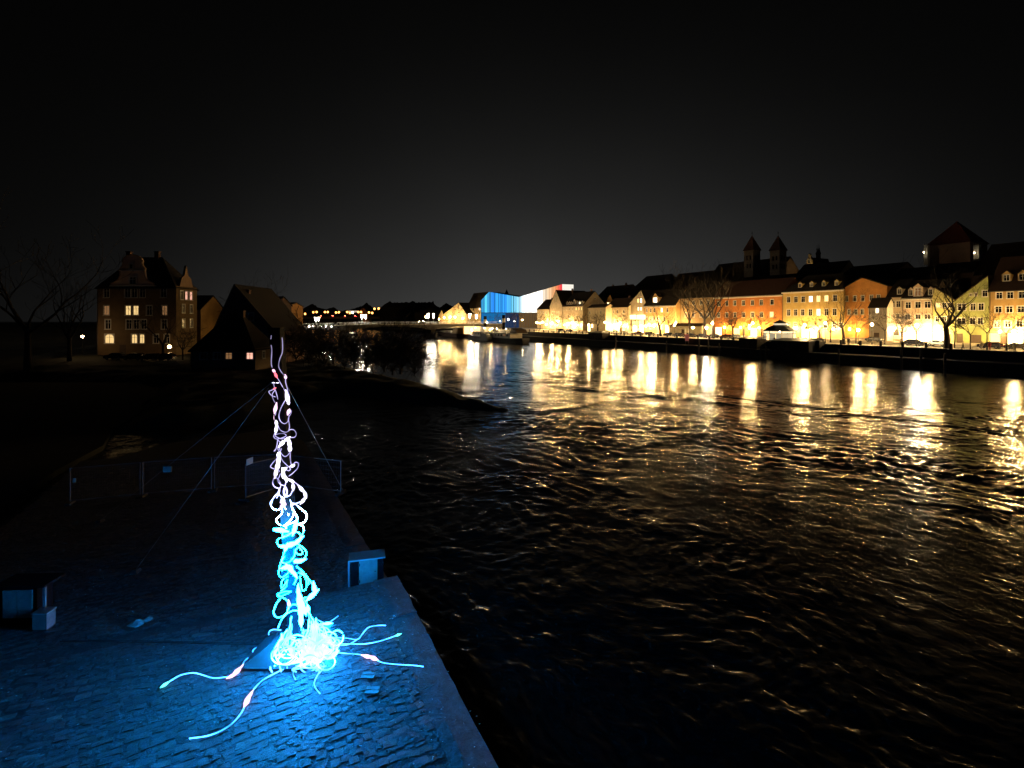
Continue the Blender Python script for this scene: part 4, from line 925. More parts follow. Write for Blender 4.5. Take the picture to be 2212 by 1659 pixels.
for px, N, top, lab in [(X4(1630), 124, Y4(1150), 'pale mooring pile before the cream orange house'), (X4(990), 123, Y4(1100), 'mooring pile beside the landing box'), (X5(250), 124, Y5(1388), 'tall mooring pile left of the kiosk'), (X5(140), 125, Y5(1390), 'leftmost of three mooring piles left of the kiosk'),
        (X5(383), 124, Y5(1430), 'pale mooring pile nearest the kiosk on its left'), (X5(1825), 122, Y5(1495), 'mooring pile below the yellow house right end'), (X6(535), 122, Y6(1390), 'mooring pile below the cream pink house'), (X6(735), 121, Y6(1395), 'pale topped mooring pile below the restaurant'), (X6(980), 119, Y6(1440), 'mooring pile below the big forked tree'), (X5(885), 126, Y5(1460), 'short pile under the kiosk'), (X5(950), 126, Y5(1465), 'second short pile under the kiosk')]:
    pile(px, N, top, lab)
def kiosk():
    N = 139.5; y, D = onN(1669, N); g = empty('glass_kiosk', (N+3.2, y, QZ), R(20), 'octagonal glass kiosk with two tier dark roof on the quay', 'kiosk')
    r = 4.3; h = 3.1; n = 8
    A = [(r*math.cos(2*math.pi*(i+.5)/n), r*math.sin(2*math.pi*(i+.5)/n)) for i in range(n)]
    for i, (x, y_) in enumerate(A):
        MB().tube([(x,y_,0),(x,y_,h)], .09, 6).build('column', IRON, g)
        x2, y2 = A[(i+1) % n]; dx, dy = (x2-x), (y2-y_)
        for k in range(2):
            a0, a1 = .04+k*.48, .04+k*.48+.44
            pm = LIT['warm'] if (i*2+k) % 5 == 0 else mat('kiosk_glass', (.5,.5,.45), .15, spec=.7, emit=((1,.85,.55), .35))
            MB().add([(x+dx*a0,y_+dy*a0,.5),(x+dx*a1,y_+dy*a1,.5),(x+dx*a1,y_+dy*a1,2.35),(x+dx*a0,y_+dy*a0,2.35)], [(0,1,2,3)]).build('pane', pm, g)
            MB().add([(x+dx*a0,y_+dy*a0,2.5),(x+dx*a1,y_+dy*a1,2.5),(x+dx*a1,y_+dy*a1,3.0),(x+dx*a0,y_+dy*a0,3.0)], [(0,1,2,3)]).build('transom_pane', glowmat('kiosk_transom', (1,.8,.45), 1.4), g)
        MB().tube([(x,y_,2.42),(x2,y2,2.42)], .06, 5).tube([(x,y_,.42),(x2,y2,.42)], .06, 5).build('crossbar', IRON, g)
        MB().add([(x,y_,0),(x2,y2,0),(x2,y2,.4),(x,y_,.4)], [(0,1,2,3)]).build('plinth_panel', DARKSTONE, g)
    MB().lathe([(r+.8,h),(r+.8,h+.12),(1.9,h+1.75)], n=8).build('roof', mat('slate', (.05,.06,.06), .5, noise=.2), g)
    MB().lathe([(1.7,h+1.76),(1.7,h+2.25)], n=8).build('lantern', glowmat('kiosk_lantern', (1,.85,.55), .8), g)
    MB().lathe([(2.15,h+2.26),(2.1,h+2.32),(.1,h+3.3),(.05,h+3.7)], n=8).build('upper_roof', MATS['slate'], g)
    MB().lathe([(.1,0),(.25,.05),(.25,.35),(.1,.4)], (0,0,2.6), 8).build('ceiling_lamp', glowmat('kiosk_lamp', (1,.8,.5), 60), g)
kiosk()
# projecting bastions and landing boxes on the wall
for pl, pr, N0, zt, lab in [(X5(620), X5(840), 131, 4.9, 'dark landing stage box left of the kiosk'), (X5(1010), X5(1465), 129.5, 4.7, 'dark sloped roof of the landing stage below the kiosk'), (X5(1465), X5(1590), 132.5, 4.9, 'dark block right of the landing stage roof'), (X4(650), X4(820), 131, 5.0, 'dark ticket hut on the quay wall below the annex')]:
    yl, D = onN(pl, N0); yr, _ = onN(pr, N0)
    g = empty('landing_hut', (N0, yl, LZ), RB, lab, 'hut'); W_ = yl-yr
    MB().box(0, W_, 0, 134.9-N0, 0, zt-LZ).build('wall', DARKSTONE, g)
    MB().sheet([(-.3,-.4,zt-LZ+.2),(W_+.3,-.4,zt-LZ+.2),(W_+.3,135-N0,zt-LZ+.75),(-.3,135-N0,zt-LZ+.75)], .18).build('roof', IRON, g)
    MB().box(W_*.4, W_*.4+1, -.05, -.002, .1, 2.0).build('door', DARKWOOD, g)
# two lit signs and a banner
for pl, pr, lab in ((X4(1170), X4(1240), 'left of two glowing white sign boards'), (X4(1258), X4(1355), 'right of two glowing white sign boards')):
    y, D = onN((pl+pr)/2, 168); z = zof(Y4(848), D); w_ = onN(pl, 168)[0]-onN(pr, 168)[0]
    g = empty('lit_sign', (168, y+w_/2, QZ), RB, lab, 'sign', 'glowing sign boards')
    MB().box(0, w_, 0, .3, z-QZ-.95, z-QZ+.95).build('board', glowmat('sign_face', (1,.88,.65), 3), g)
    MB().box(.3, .5, .31, .5, 0, z-QZ+1.2).box(w_-.5, w_-.3, .31, .5, 0, z-QZ+1.2).build('posts', IRON, g)
y, D = onN(X4(1892), 134); g = empty('banner', (133.9, y+.8, LZ), RB, 'narrow pink banner hanging on the quay wall', 'banner')
MB().box(0, 1.6, 0, .05, zof(Y4(1150), D)-LZ, zof(Y4(1065), D)-LZ).build('cloth', mat('pink_cloth', (.75,.3,.25), .8, noise=.1, emit=((1,.3,.25), .12)), g)  # cloth glows faintly itself, light put into its material
MB().tube([(.1,.08,0),(.1,.08,5.4)], .05, 6).tube([(1.5,.08,0),(1.5,.08,5.4)], .05, 6).build('poles', STEEL, g)

# ------------------------------------------------------------------ cars parked along the quay
def car_proto(kind):
    g = bpy.data.objects.new('parked_car', None)
    L = 4.3; w_ = .88
    if kind == 0: prof = [(-2.12,.35),(-2.15,.75),(-2.0,.95),(-1.35,1.02),(-.75,1.42),(.55,1.47),(1.35,1.12),(2.0,.98),(2.13,.6),(2.1,.33)]
    else: prof = [(-2.1,.35),(-2.15,.8),(-1.95,.98),(-1.05,1.06),(-.35,1.45),(1.3,1.52),(1.95,1.15),(2.1,.85),(2.1,.33)]
    def loft(prof, scale_top):
        m = MB(); secs = []
        for yy, ins in ((-w_, .0), (-w_+.1, -.06), (w_-.1, -.06), (w_, .0)):
            ring = []
            for x, z in prof:
                tuck = .17*sm(z, .95, 1.45); ring.append((x*(1-.02*(ins == 0)), yy*(1-tuck), z-(.03 if ins == 0 else 0)))
            secs.append(ring)
        n = len(prof)
        for s in secs: m.add(s, [])
        for k in range(3):
            for i in range(n): j = (i+1) % n; m.f.append((k*n+i, k*n+j, (k+1)*n+j, (k+1)*n+i))
        m.f.append(tuple(range(n))); m.f.append(tuple(range(4*n-1, 3*n-1, -1))); return m
    def part(name, m, mt, par=g):
        o = put(name, m.mesh(name, mt), par); return o
    part('body', loft(prof, 1), PAINT)
    for s in (-1, 1):
        xs = [p for p in prof if p[1] > 1.0]
        a = MB().prism([(xs[0][0]+.22, 1.03), (xs[1][0]+.12, xs[1][1]-.08), (xs[-2][0]-.08, xs[-2][1]-.08), (xs[-1][0]-.22, 1.05)], s*w_*.985, s*(w_*.985-.08))
        part('side_window', a, GLASS)
        part('headlight', MB().box(-2.16, -2.08, s*.75-.15*s-.12, s*.75-.15*s+.12, .68, .82), mat('lamp_lens', (.6,.6,.58), .1))
        part('tail_light', MB().box(2.05, 2.15, s*.62-.13, s*.62+.13, .75, .92), mat('tail_lens', (.3,.01,.01), .2))
        for x in (-1.32, 1.3):
            t = part('wheel', MB().lathe([(.2,-.1),(.31,-.1),(.33,-.05),(.33,.05),(.31,.1),(.2,.1)], n=14), RUBBER); t.location = (x, s*(w_-.08), .33); t.rotation_euler = (R(90), 0, 0)
            r_ = put('rim', MB().lathe([(.2,-.09),(.05,-.12),(.05,.12),(.2,.09)], n=10).mesh('rim', STEEL), t)
    part('windscreen', MB().add([(prof[3][0]+.02,-.7,1.03),(prof[3][0]+.02,.7,1.03),(prof[4][0]-.02,.62,prof[4][1]-.02),(prof[4][0]-.02,-.62,prof[4][1]-.02)], [(0,1,2,3)]), GLASS).location = (-.03, 0, .03)
    part('number_plate', MB().box(-2.19, -2.16, -.26, .26, .45, .56), WHITE)
    return g
CP = [car_proto(0), car_proto(1)]
carcols = [(.02,.02,.025), (.03,.03,.04), (.3,.3,.3), (.5,.5,.48), (.05,.02,.02), (.02,.03,.06), (.015,.015,.015)]
first = [True, True]
for i, (px, N, col, lab) in enumerate([(X6(255), 166, 5, 'dark blue parked car before the small grey house'), (X6(672), 152, 0, 'black parked car below the restaurant'), (X6(905), 152, 3, 'silver parked car behind the big forked tree'), (X6(1440), 150, 1, 'dark parked car before the ochre house shop'), (X6(1725), 150, 6, 'dark parked car at the right edge'),
        (X5(45), 150, 6, 'black parked car under the tall trees'), (X5(180), 150, 1, 'dark parked car left of the terracotta house'), (X5(340), 150, 0, 'black parked car at the left end of the terracotta house'), (X5(475), 149, 4, 'dark red car with glowing brake lights'), (X5(560), 152, 2, 'grey parked car beside the braking car'),
        (X4(1660), 150, 0, 'black parked car before the low white wall left end'), (X4(1795), 150, 1, 'dark parked car before the low white wall'), (X4(1930), 150, 5, 'dark blue parked car at the low wall right end'), (X4(1420), 152, 6, 'dark parked car before the cream orange house'), (X4(1280), 152, 4, 'dark red parked car under the signs'), (X4(1100), 152, 2, 'grey parked car before the low white house'), (X4(980), 152, 3, 'pale parked car left of the round tree'), (X4(870), 153, 3, 'silver parked car before the annex'), (X4(400), 158, 5, 'blue parked car before the long house'), (X4(300), 158, 0, 'black parked car before the tall gable')]):
    y, D = onN(px, N); k = i % 2
    src = CP[k]
    if first[k]: COL.objects.link(src); c = src; first[k] = False
    else: c = copy_tree(src)
    c.location = (N, y, QZ); c.rotation_euler = (0, 0, R(90 if i % 3 else -90)+rnd.uniform(-.05, .05)); tag(c, lab, 'car', 'cars parked along the quay')
    for ch in c.children:
        if ch.name.startswith('body'): ch.color = (*carcols[col], 1)
        if 'brake' in lab and ch.name.startswith('tail_light'):
            ch.data = ch.data.copy(); ch.data.materials[0] = glowmat('brake_light', (1,.03,.02), 40)
for px, py, D in ((355, 766, 112), (325, 768, 112), (290, 769, 113), (250, 768, 114)):
    c = copy_tree(CP[1]); p = at(px, py, D); c.location = (p.x, p.y, 1.9); c.rotation_euler = (0, 0, -YAW+rnd.uniform(-.1, .1)); tag(c, 'dark car parked in the shadow before the gabled villa', 'car', 'cars before the villa')
    for ch in c.children:
        if ch.name.startswith('body'): ch.color = (.02,.02,.022,1)
# far car with brake lights on the far bridge
c = copy_tree(CP[0]); p = at(X3(0)-128, 683, 795); c.location = (p.x, p.y, zof(684, 800)); c.scale = (1.6,)*3; c.rotation_euler = (0, 0, R(-50)); tag(c, 'small far car with red brake lights on the far road bridge', 'car', 'far cars on the road bridge')
for ch in c.children:
    if ch.name.startswith('tail_light'): ch.data = ch.data.copy(); ch.data.materials[0] = glowmat('brake_light_far', (1,.03,.02), 300)

for px, lab in ((690, 'leftmost far car with red tail lights on the far bridge'), (715, 'second far car with red tail lights on the far bridge'), (742, 'third far car with red tail lights on the far bridge')):
    c = copy_tree(bpy.data.objects['parked_car']); p = at(px, 683, 800); c.location = (p.x, p.y, zof(684, 800)); c.scale = (1.6,)*3; c.rotation_euler = (0, 0, R(-50)); tag(c, lab, 'car', 'far cars on the road bridge')
    for ch in c.children:
        if ch.name.startswith('tail_light'): ch.data = ch.data.copy(); ch.data.materials[0] = MATS['brake_light_far']
# ------------------------------------------------------------------ people strolling on the quay
def person_proto(step, seed):
    sk = {'pel': (0,0,.95), 'waist': (0,0,1.1), 'chest': (0,0,1.32), 'neck': (0,0,1.5), 'head0': (0,-.01,1.56), 'head': (0,-.015,1.66), 'top': (0,0,1.76)}
    for s, t in ((-1, 'l'), (1, 'r')):
        f = step*s
        sk['hip'+t] = (s*.1,0,.9); sk['knee'+t] = (s*.11,-f*.5-.03,.5); sk['ank'+t] = (s*.11,-f*.8+(.08 if f < 0 else 0),.09); sk['toe'+t] = (s*.12,-f*.8-.14,.05)
        sk['sh'+t] = (s*.19,0,1.42); sk['el'+t] = (s*.25,f*.35+.03,1.14); sk['wr'+t] = (s*.25,f*.5-.08,.9); sk['hand'+t] = (s*.25,f*.55-.11,.82)
    E = [('pel','waist'),('waist','chest'),('chest','neck'),('neck','head0'),('head0','head'),('head','top')]
    for t in 'lr': E += [('pel','hip'+t),('hip'+t,'knee'+t),('knee'+t,'ank'+t),('ank'+t,'toe'+t),('chest','sh'+t),('sh'+t,'el'+t),('el'+t,'wr'+t),('wr'+t,'hand'+t)]
    rad = {'pel': .15, 'waist': .14, 'chest': .17, 'neck': .06, 'head0': .075, 'head': .1, 'top': .055, 'hip': .1, 'knee': .065, 'ank': .045, 'toe': .04, 'sh': .085, 'el': .055, 'wr': .04, 'hand': .045}
    ks = list(sk); m = bpy.data.meshes.new('person'); m.from_pydata([sk[k] for k in ks], [(ks.index(a), ks.index(b)) for a, b in E], [])
    o = bpy.data.objects.new('tmp', m); COL.objects.link(o); md = o.modifiers.new('s', 'SKIN'); o.modifiers.new('u', 'SUBSURF').levels = 1
    for i, k in enumerate(ks):
        r_ = rad.get(k, rad.get(k.rstrip('lr'), .05)); sv = m.skin_vertices[0].data[i]; sv.radius = (r_, r_*(.75 if k in ('pel','waist','chest') else 1)); sv.use_root = (k == 'pel')
    dg = bpy.context.evaluated_depsgraph_get(); me = bpy.data.meshes.new_from_object(o.evaluated_get(dg)); bpy.data.objects.remove(o)
    me.materials.clear(); me.materials.append(CLOTH); me.materials.append(SKIN)
    for p in me.polygons:
        p.use_smooth = True
        if p.center.z > 1.52 or (p.center.z < .88 and abs(p.center.x) > .19): p.material_index = 1
    me.name = 'body'
    hair = MB().lathe([(.09,1.62),(.115,1.68),(.11,1.75),(.07,1.79),(.01,1.81)], (0,.012,0), 10).mesh('hair', DARKWOOD, True)
    return me, hair
PP = [person_proto(.28, 1), person_proto(-.2, 2), person_proto(.05, 3)]
for i, (px, N, rz, col, lab) in enumerate([(X5(1335), 141, 1.6, (.12,.02,.02), 'person in dark red coat walking right of the kiosk'), (X5(1885), 139, 1.4, (.03,.03,.03), 'left of two dark dressed people below the yellow house end'), (X5(1940), 139, 1.8, (.02,.02,.03), 'right of two dark dressed people below the yellow house end'), (X6(1165), 141, .3, (.05,.03,.02), 'person in brown coat right of the big forked tree'),
        (X6(1690), 140, 1.5, (.6,.55,.4), 'person in pale coat before the ochre house'), (X6(1435), 143, -1.5, (.45,.04,.04), 'person in red jacket before the ochre house shop'), (X6(1355), 143, -1.5, (.6,.5,.4), 'person in cream jacket before the green house garage'), (X4(1210), 142, 1.6, (.4,.05,.03), 'person in red below the left sign board'), (X4(1240), 142, 1.6, (.05,.05,.05), 'person in black below the sign boards'),
        (X4(1420), 142, -1.6, (.1,.05,.04), 'person in dark coat before the cream orange house'), (X4(1862), 142, 1.5, (.35,.06,.03), 'person in red coat by the low white wall'), (X4(1838), 142, 1.5, (.04,.03,.03), 'person in black coat by the low white wall'), (X4(620), 145, 1.5, (.3,.1,.06), 'person in brown red coat before the annex'), (X6(525), 141, 1.2, (.55,.45,.3), 'person in beige coat before the cream houses'), (X5(1430), 141, -1.5, (.2,.05,.03), 'person in rust coat before the yellow house'), (X6(0), 140, 1.5, (.03,.03,.04), 'person in black at the left of the grey white house')]):
    y, D = onN(px, N); me, hair = PP[i % 3]
    g = put('person', me, None, (N, y, QZ)); g.rotation_euler.z = rz; g.color = (*col, 1); tag(g, lab, 'person', 'people strolling on the quay'); put('hair', hair, g)

# ------------------------------------------------------------------ moored vessels
def hull(L, B, z0, z1, bow=.3, stern=.12, sheer=.6):
    m = MB(); n = 16; vs = []
    for i in range(n+1):
        t = i/n; b = B/2*min(1, (t/bow)**.6 if t < bow else 1)*min(1, ((1-t)/stern+.25)**.5 if 1-t < stern else 1)
        zt = z1+sheer*((1-t)**4+.5*t**6)
        vs += [(t*L, -b, zt), (t*L, -b*.82, z0), (t*L, b*.82, z0), (t*L, b, zt)]
    fs = []
    for i in range(n):
        a, c = i*4, i*4+4
        for k in range(3): fs.append((a+k, a+k+1, c+k+1, c+k))
        fs.append((a+3, a, c, c+3))
    fs += [(0,3,2,1), (n*4, n*4+1, n*4+2, n*4+3)]
    return m.add(vs, fs)
def steamer():
    yb, _ = onN(1011, 113); ys, _ = onN(1136, 113); L = yb-ys
    g = empty('paddle_steamer', (113, yb, 0), RB, 'moored paddle steamer with two tall black funnels with white bands', 'ship')
    hull(L, 7.5, -.6, 1.9, .22, .12, 1.0).build('hull', mat('hull_black', (.02,.02,.02), .5, noise=.2), g)
    W_ = WHITE
    MB().box(L*.2, L*.86, -3.1, 3.1, 2.05, 4.3).build('deckhouse', mat('deckhouse_paint', (.65,.6,.5), .6, noise=.15), g)
    for i in range(14):
        u = L*.22+i*L*.045
        if not (L*.42 < u < L*.62): MB().box(u, u+1.3, -3.16, -3.102, 2.9, 3.8).build('window', GLASS if i % 4 else LIT['dim'], g)
    MB().prism([(L*.52+4.6*math.cos(R(q_)), .4+3.6*math.sin(R(q_))) for q_ in range(0, 181, 15)], -6.2, -3.12).build('paddle_box', mat('hull_black'), g)
    MB().prism([(L*.52+4.6*math.cos(R(q_)), .4+3.6*math.sin(R(q_))) for q_ in range(0, 181, 15)], 3.12, 6.2).build('paddle_box', mat('hull_black'), g)
    MB().box(L*.15, L*.93, -3.5, 3.5, 4.301, 4.45).build('upper_deck', W_, g)
    MB().box(L*.32, L*.41, -2.2, 2.2, 4.451, 6.6).box(L*.31, L*.42, -2.5, 2.5, 6.602, 6.75).build('wheelhouse', W_, g)
    MB().box(L*.64, L*.78, -1.8, 1.8, 4.451, 5.8).build('cabin', W_, g)
    for fpx, top in ((1048, 684), (1088, 681.5)):
        yf, D = onN(fpx, 113); t = (yb-yf)/L; zt = zof(top, D)
        f = MB().lathe([(.75,4.45),(.75,zt)], (L*t,0,0), 14).build('funnel', BLACKSTEEL, g)
        MB().lathe([(.78,zt-3.2),(.78,zt-1.4)], (L*t,0,0), 14).build('white_band', WHITE, f); MB().lathe([(.84,zt+.002),(.84,zt+.25)], (L*t,0,0), 14).build('funnel_rim', BLACKSTEEL, f)
    r = MB()
    for i in range(26):
        u = L*.15+i*L*.78/25
        for y in (-3.4, 3.4): r.tube([(u,y,4.45),(u,y,5.4)], .03, 4)
    for y in (-3.4, 3.4): r.tube([(L*.15,y,5.4),(L*.93,y,5.4)], .03, 4).tube([(L*.15,y,4.95),(L*.93,y,4.95)], .025, 4)
    r.build('railing', W_, g)
    MB().tube([(L*.12,0,1.9),(L*.12,0,10)], [.12,.05], 6).build('mast', WHITE, g)
    MB().lathe([(.02,-.25),(.25,0),(.02,.25)], (L*.2,-3.4,5.2), 8).build('deck_lamp', lampmat('warm'), g)
    MB().lathe([(.02,-.2),(.2,0),(.02,.2)], (L*.52,-2.6,5.6), 8).build('deck_lamp', lampmat('warm'), g)
    for dl in (.27, .44, .58, .66, .8): MB().lathe([(.02,-.18),(.18,0),(.02,.18)], (L*dl,-3.3,6.2), 8).build('deck_lamp', lampmat('soft'), g); MB().tube([(L*dl,-3.4,4.45),(L*dl,-3.4,6.3)], .03, 4).build('lamp_post', IRON, g)
    MB().prism([(L*.84,4.46),(L*.95,4.46),(L*.93,6.0),(L*.86,6.6)], -2.6, 2.6).build('awning', DARKWOOD, g)
steamer()
yb, _ = onN(962, 124); ys, _ = onN(1038, 122)
g = empty('moored_barge', (121, yb, 0), RB, 'moored barge with lit stern cabin under the bridge', 'ship'); L = yb-ys
hull(L, 8, -.5, 2.2, .18, .1, .8).build('hull', mat('hull_rust', (.09,.06,.05), .6, noise=.3), g)
MB().prism([(L*.45,2.3),(L*.75,2.3),(L*.74,5.6),(L*.5,5.6)], -3, 3).build('cargo_house', mat('barge_house', (.4,.28,.16), .7, noise=.2), g)
MB().box(L*.77, L*.93, -3, 3, 2.3, 6.5).build('lit_cabin', LIT['warm'], g)
MB().box(L*.1, L*.4, -2.8, 2.8, 2.3, 3.4).build('hatch', STEEL, g)
p = at(727, 728, 300); g = empty('pontoon_boat', (p.x+2, p.y, 0), -YAW, 'small lit excursion boat moored left of the bridge pier', 'boat')
hull(10, 4, -.3, .9, .25, .1, .4).build('hull', WHITE, g); MB().box(2.2, 9, -1.6, 1.6, 3.0, 3.15).build('roof', WHITE, g)
for i in range(5): MB().box(2.4+i*1.35, 3.5+i*1.35, -1.62, -1.56, 1.5, 2.8).build('window', GLASS, g); MB().box(3.52+i*1.35, 3.73+i*1.35, -1.62, -1.5, .9, 2.99).build('window_post', WHITE, g)
MB().box(3, 8, -.1, .1, 2.75, 2.95).build('cabin_lamp', glowmat('cabin_lamp', (1,.85,.6), 6), g)
# ------------------------------------------------------------------ the stone pier in the foreground
EDGE = 5.1
def edge(t): return min(5.2, 4.72+.053*(t-9.5))
def zg(N, t):
    if t < 18.4: return 1.5
    return 1.5-.7*max(sm(N, .6, 3), sm(t, 24, 40))
def pier():
    out = [(EDGE,-2),(EDGE,46),(3.6,52),(-4,50),(-9,44),(-9,-2)]
    m = MB()
    xs = np.linspace(-9, EDGE-.02, 40); ys = np.concatenate([np.linspace(-2, 18.39, 40), np.linspace(18.41, 46, 60)])
    idx = {}
    for i, x in enumerate(xs):
        for j, y in enumerate(ys): idx[i, j] = len(m.v); xx = -9+(x+9)/(EDGE-.02+9)*(edge(y)-.03+9); m.v.append((xx, y, zg(xx, y)-.009))
    for i in range(len(xs)-1):
        for j in range(len(ys)-1): m.f.append((idx[i,j], idx[i+1,j], idx[i+1,j+1], idx[i,j+1]))
    m.slab([(edge(-2)-.03,-2),(edge(18.4)-.03,18.4),(edge(46)-.03,46),(3.5,52),(-4,50),(-9,44),(-9,-2)], -2.5, .72)
    m.slab([(edge(-2)-.03,-2),(edge(18.4)-.03,18.4),(-9,18.4),(-9,-2)], .721, 1.47)
    MORTAR = mat('mortar', (.042,.042,.042), .7, noise=.7, nscale=9, bump=1.0, bscale=16, bdist=.06)
    root = tag(m.build('stone_pier', MORTAR, fix=False), 'cobbled stone pier running downstream in blue light', None, None, 'structure')
    COB = mat('cobble', rough=.55, noise=.7, nscale=7, bump=1.0, bscale=15, bdist=.08, objcol=True, coords='Object')
    def stone_pts(l, w_, rg, irr=1.0):
        v = []
        for a in (-.5, 0, .5):
            for b in (-.5, 0, .5):
                e = (abs(a)+abs(b))
                v.append((a*l+rg.uniform(-.025,.025)*irr, b*w_+rg.uniform(-.02,.02)*irr, (.008 if e == 0 else .006 if e < .6 else .000)*rg.uniform(.4,1.5)+rg.uniform(-.006,.006)))
        lo = []
        for k in (0, 3, 6, 7, 8, 5, 2, 1): x, y, z = v[k]; lo.append((x*1.03, y*1.03, -.05))
        f = [(0,3,4,1),(1,4,5,2),(3,6,7,4),(4,7,8,5)]; ring = [0,3,6,7,8,5,2,1]
        for i in range(8): j = (i+1) % 8; f.append((ring[j], ring[i], 9+i, 9+j))
        return v+lo, f
    rg = random.Random(3); stones = []
    WA = fft_tile(128, 23.0, 1.2, 9, 33); wz = lambda T, x, y: float(samp(T, 23.0, np.array([x]), np.array([y]))[0])
    t = 8.0
    while t < 43:
        wd = rg.choice([rg.uniform(.13, .19), rg.uniform(.16, .27)]); x = -8.9-rg.uniform(0, .3)
        while x < edge(t)-.84:
            l = rg.choice([rg.uniform(.13, .24), rg.uniform(.18, .36), rg.uniform(.3, .6) if rg.random() < .3 else .2])
            if x+l > edge(t)-.82: l = max(.14, edge(t)-.82-x)
            cx = x+l/2; y = t+wd/2+.24*wz(WA, cx, t)+rg.uniform(-.03, .03); fade = sm(edge(t)-1.1-cx, 0, .6); q = cx+.06*wz(WA, t+7, cx)*fade
            k = rg.uniform(.6, 1.0) if rg.random() < .5 else 1
            if not (18.15 < y < 18.62): stones.append((q, y+rg.uniform(-.012, .012), (l-.012)*(k if rg.random() < .4 else 1), (wd-.012)*k))
            x += l
        t += wd
    fw = Vector((SN, CS)); rt = Vector((CS, -SN)); vis = []
    for s in stones:
        D = s[0]*fw.x+s[1]*fw.y
        if D < 3: continue
        px = CXP+(s[0]*rt.x+s[1]*rt.y)/D*FP; py = HYP+(CAMZ-1.5)/D*FP
        sx = -5.8+0; dd = math.hypot(s[0]-1.5, s[1]-15.4)
        if 0 < px < 2212 and py < 1665: vis.append((s[2]*s[3]/D**3, s))
    vis.sort(reverse=True); near = set(id(s) for _, s in vis[:300])
    var = []
    for k in range(14):
        v, f = stone_pts(1, 1, rg, 1.0); q = MB(); q.add([(a, b, c) for a, b, c in v], f); var.append(q.mesh('cobblestone', COB))
    rest = MB()
    for s in stones:
        z = zg(s[0], s[1])+rg.uniform(-.007, .006)-(.009 if rg.random() < .12 else 0)
        if id(s) in near:
            o = put('cobblestone', var[rg.randrange(14)], root, (s[0], s[1], z)); o.scale = (s[2], s[3], 1); o.rotation_euler = (rg.gauss(0,.025), rg.gauss(0,.025), rg.gauss(0,.16))
            c = rg.uniform(.035, .085)*(1.9 if rg.random() < .08 else 1); o.color = (c, c, c*.97, 1)
        else:
            v, f = stone_pts(s[2], s[3], rg); tx, ty, an = rg.gauss(0,.025), rg.gauss(0,.025), rg.gauss(0,.16)
            rest.add([(s[0]+a*math.cos(an)-b*math.sin(an), s[1]+b*math.cos(an)+a*math.sin(an), z+c+a*tx+b*ty) for a, b, c in v], f)
    o = rest.build('cobblestones', mat('cobble_mass', (.055,.055,.055), .55, noise=.7, nscale=6.0, bump=1.0, bscale=14, bdist=.08), root, False, fix=False); o['kind'] = 'stuff'
    CP_ = mat('coping', (.042,.042,.042), .65, noise=.75, nscale=4.0, bump=1.0, bscale=16, bdist=.05)
    y = 5.5; ys_ = []
    while y < 45:
        l = rg.uniform(.9, 2.1); y1 = y+l
        if y < 18.4 < y1+.5: y1 = 18.4
        ys_.append((y, y1)); y = y1
    for y0, y1 in ys_:
        z = zg(4.6, (y0+y1)/2); xe = edge((y0+y1)/2); x0 = xe-.8+rg.uniform(-.015, .015); x1 = xe+.04+rg.uniform(-.008, .008); h = rg.uniform(.0, .022); q = MB(); n = 5
        tp = []
        for i in range(n+1):
            for j in range(4):
                ye = y0+.006+(y1-y0-.012)*i/n; tp.append((x0+(x1-x0)*j/3+edge(ye)-xe+(rg.uniform(-.018,.018) if j in (0, 3) else 0), ye, z+h+rg.uniform(-.006,.006)-(.012 if j in (0, 3) else 0)))
        fs = [(i*4+j, i*4+j+1, (i+1)*4+j+1, (i+1)*4+j) for i in range(n) for j in range(3)]
        ring = [i for i in range(4)]+[i*4+3 for i in range(1, n+1)]+[n*4+j for j in (2, 1, 0)]+[i*4 for i in range(n-1, 0, -1)]
        lo = [(tp[i][0], tp[i][1], z-.35) for i in ring]; m0 = len(tp)
        fs += [(ring[k], m0+k, m0+(k+1) % len(ring), ring[(k+1) % len(ring)]) for k in range(len(ring))]
        q.add(tp+lo, fs); q.build('coping_slab', CP_, root)
    ch = MB()
    for k in range(420):
        x = rg.uniform(-5, 5.0) if k % 3 else rg.uniform(3.2, 5.0); y = rg.uniform(9, 26); s_ = rg.uniform(.008, .028); z = zg(x, y)+.02
        a_ = rg.uniform(0, 6.28); ch.add([(x+s_*math.cos(a_+i*1.6), y+s_*math.sin(a_+i*1.6)*.7, z+rg.uniform(0, .012)) for i in range(4)]+[(x, y, z+s_*.5)], [(0,1,4),(1,2,4),(2,3,4),(3,0,4),(3,2,1,0)])
    o = ch.build('stone_chips', mat('chips', (.4,.4,.38), .6), root); o['kind'] = 'stuff'
    # kerb where the pier steps down
    return root
pier_o = pier()
def pav(px, py):
    """point of the pier's surface seen at a pixel"""
    z = 1.5
    for _ in range(6): p = ground_at(px, py, z); z = zg(p.x, p.y)
    return ground_at(px, py, z)

# ------------------------------------------------------------------ the light sculpture
LED = bpy.data.materials.new('led_tube'); LED.use_nodes = True
t = LED.node_tree; t.nodes.clear(); N_ = t.nodes; L_ = t.links
geo = N_.new('ShaderNodeNewGeometry'); sp = N_.new('ShaderNodeSeparateXYZ'); L_.new(geo.outputs['Position'], sp.inputs[0])
mr = N_.new('ShaderNodeMapRange'); mr.inputs[1].default_value = 1.5; mr.inputs[2].default_value = 10.2; L_.new(sp.outputs[2], mr.inputs[0])
def ramp(stops):
    r = N_.new('ShaderNodeValToRGB'); L_.new(mr.outputs[0], r.inputs[0]); el = r.color_ramp.elements
    while len(el) > 1: el.remove(el[-1])
    el[0].position = stops[0][0]; el[0].color = (*stops[0][1], 1)
    for p, c in stops[1:]: e = el.new(p); e.color = (*c, 1)
    return r
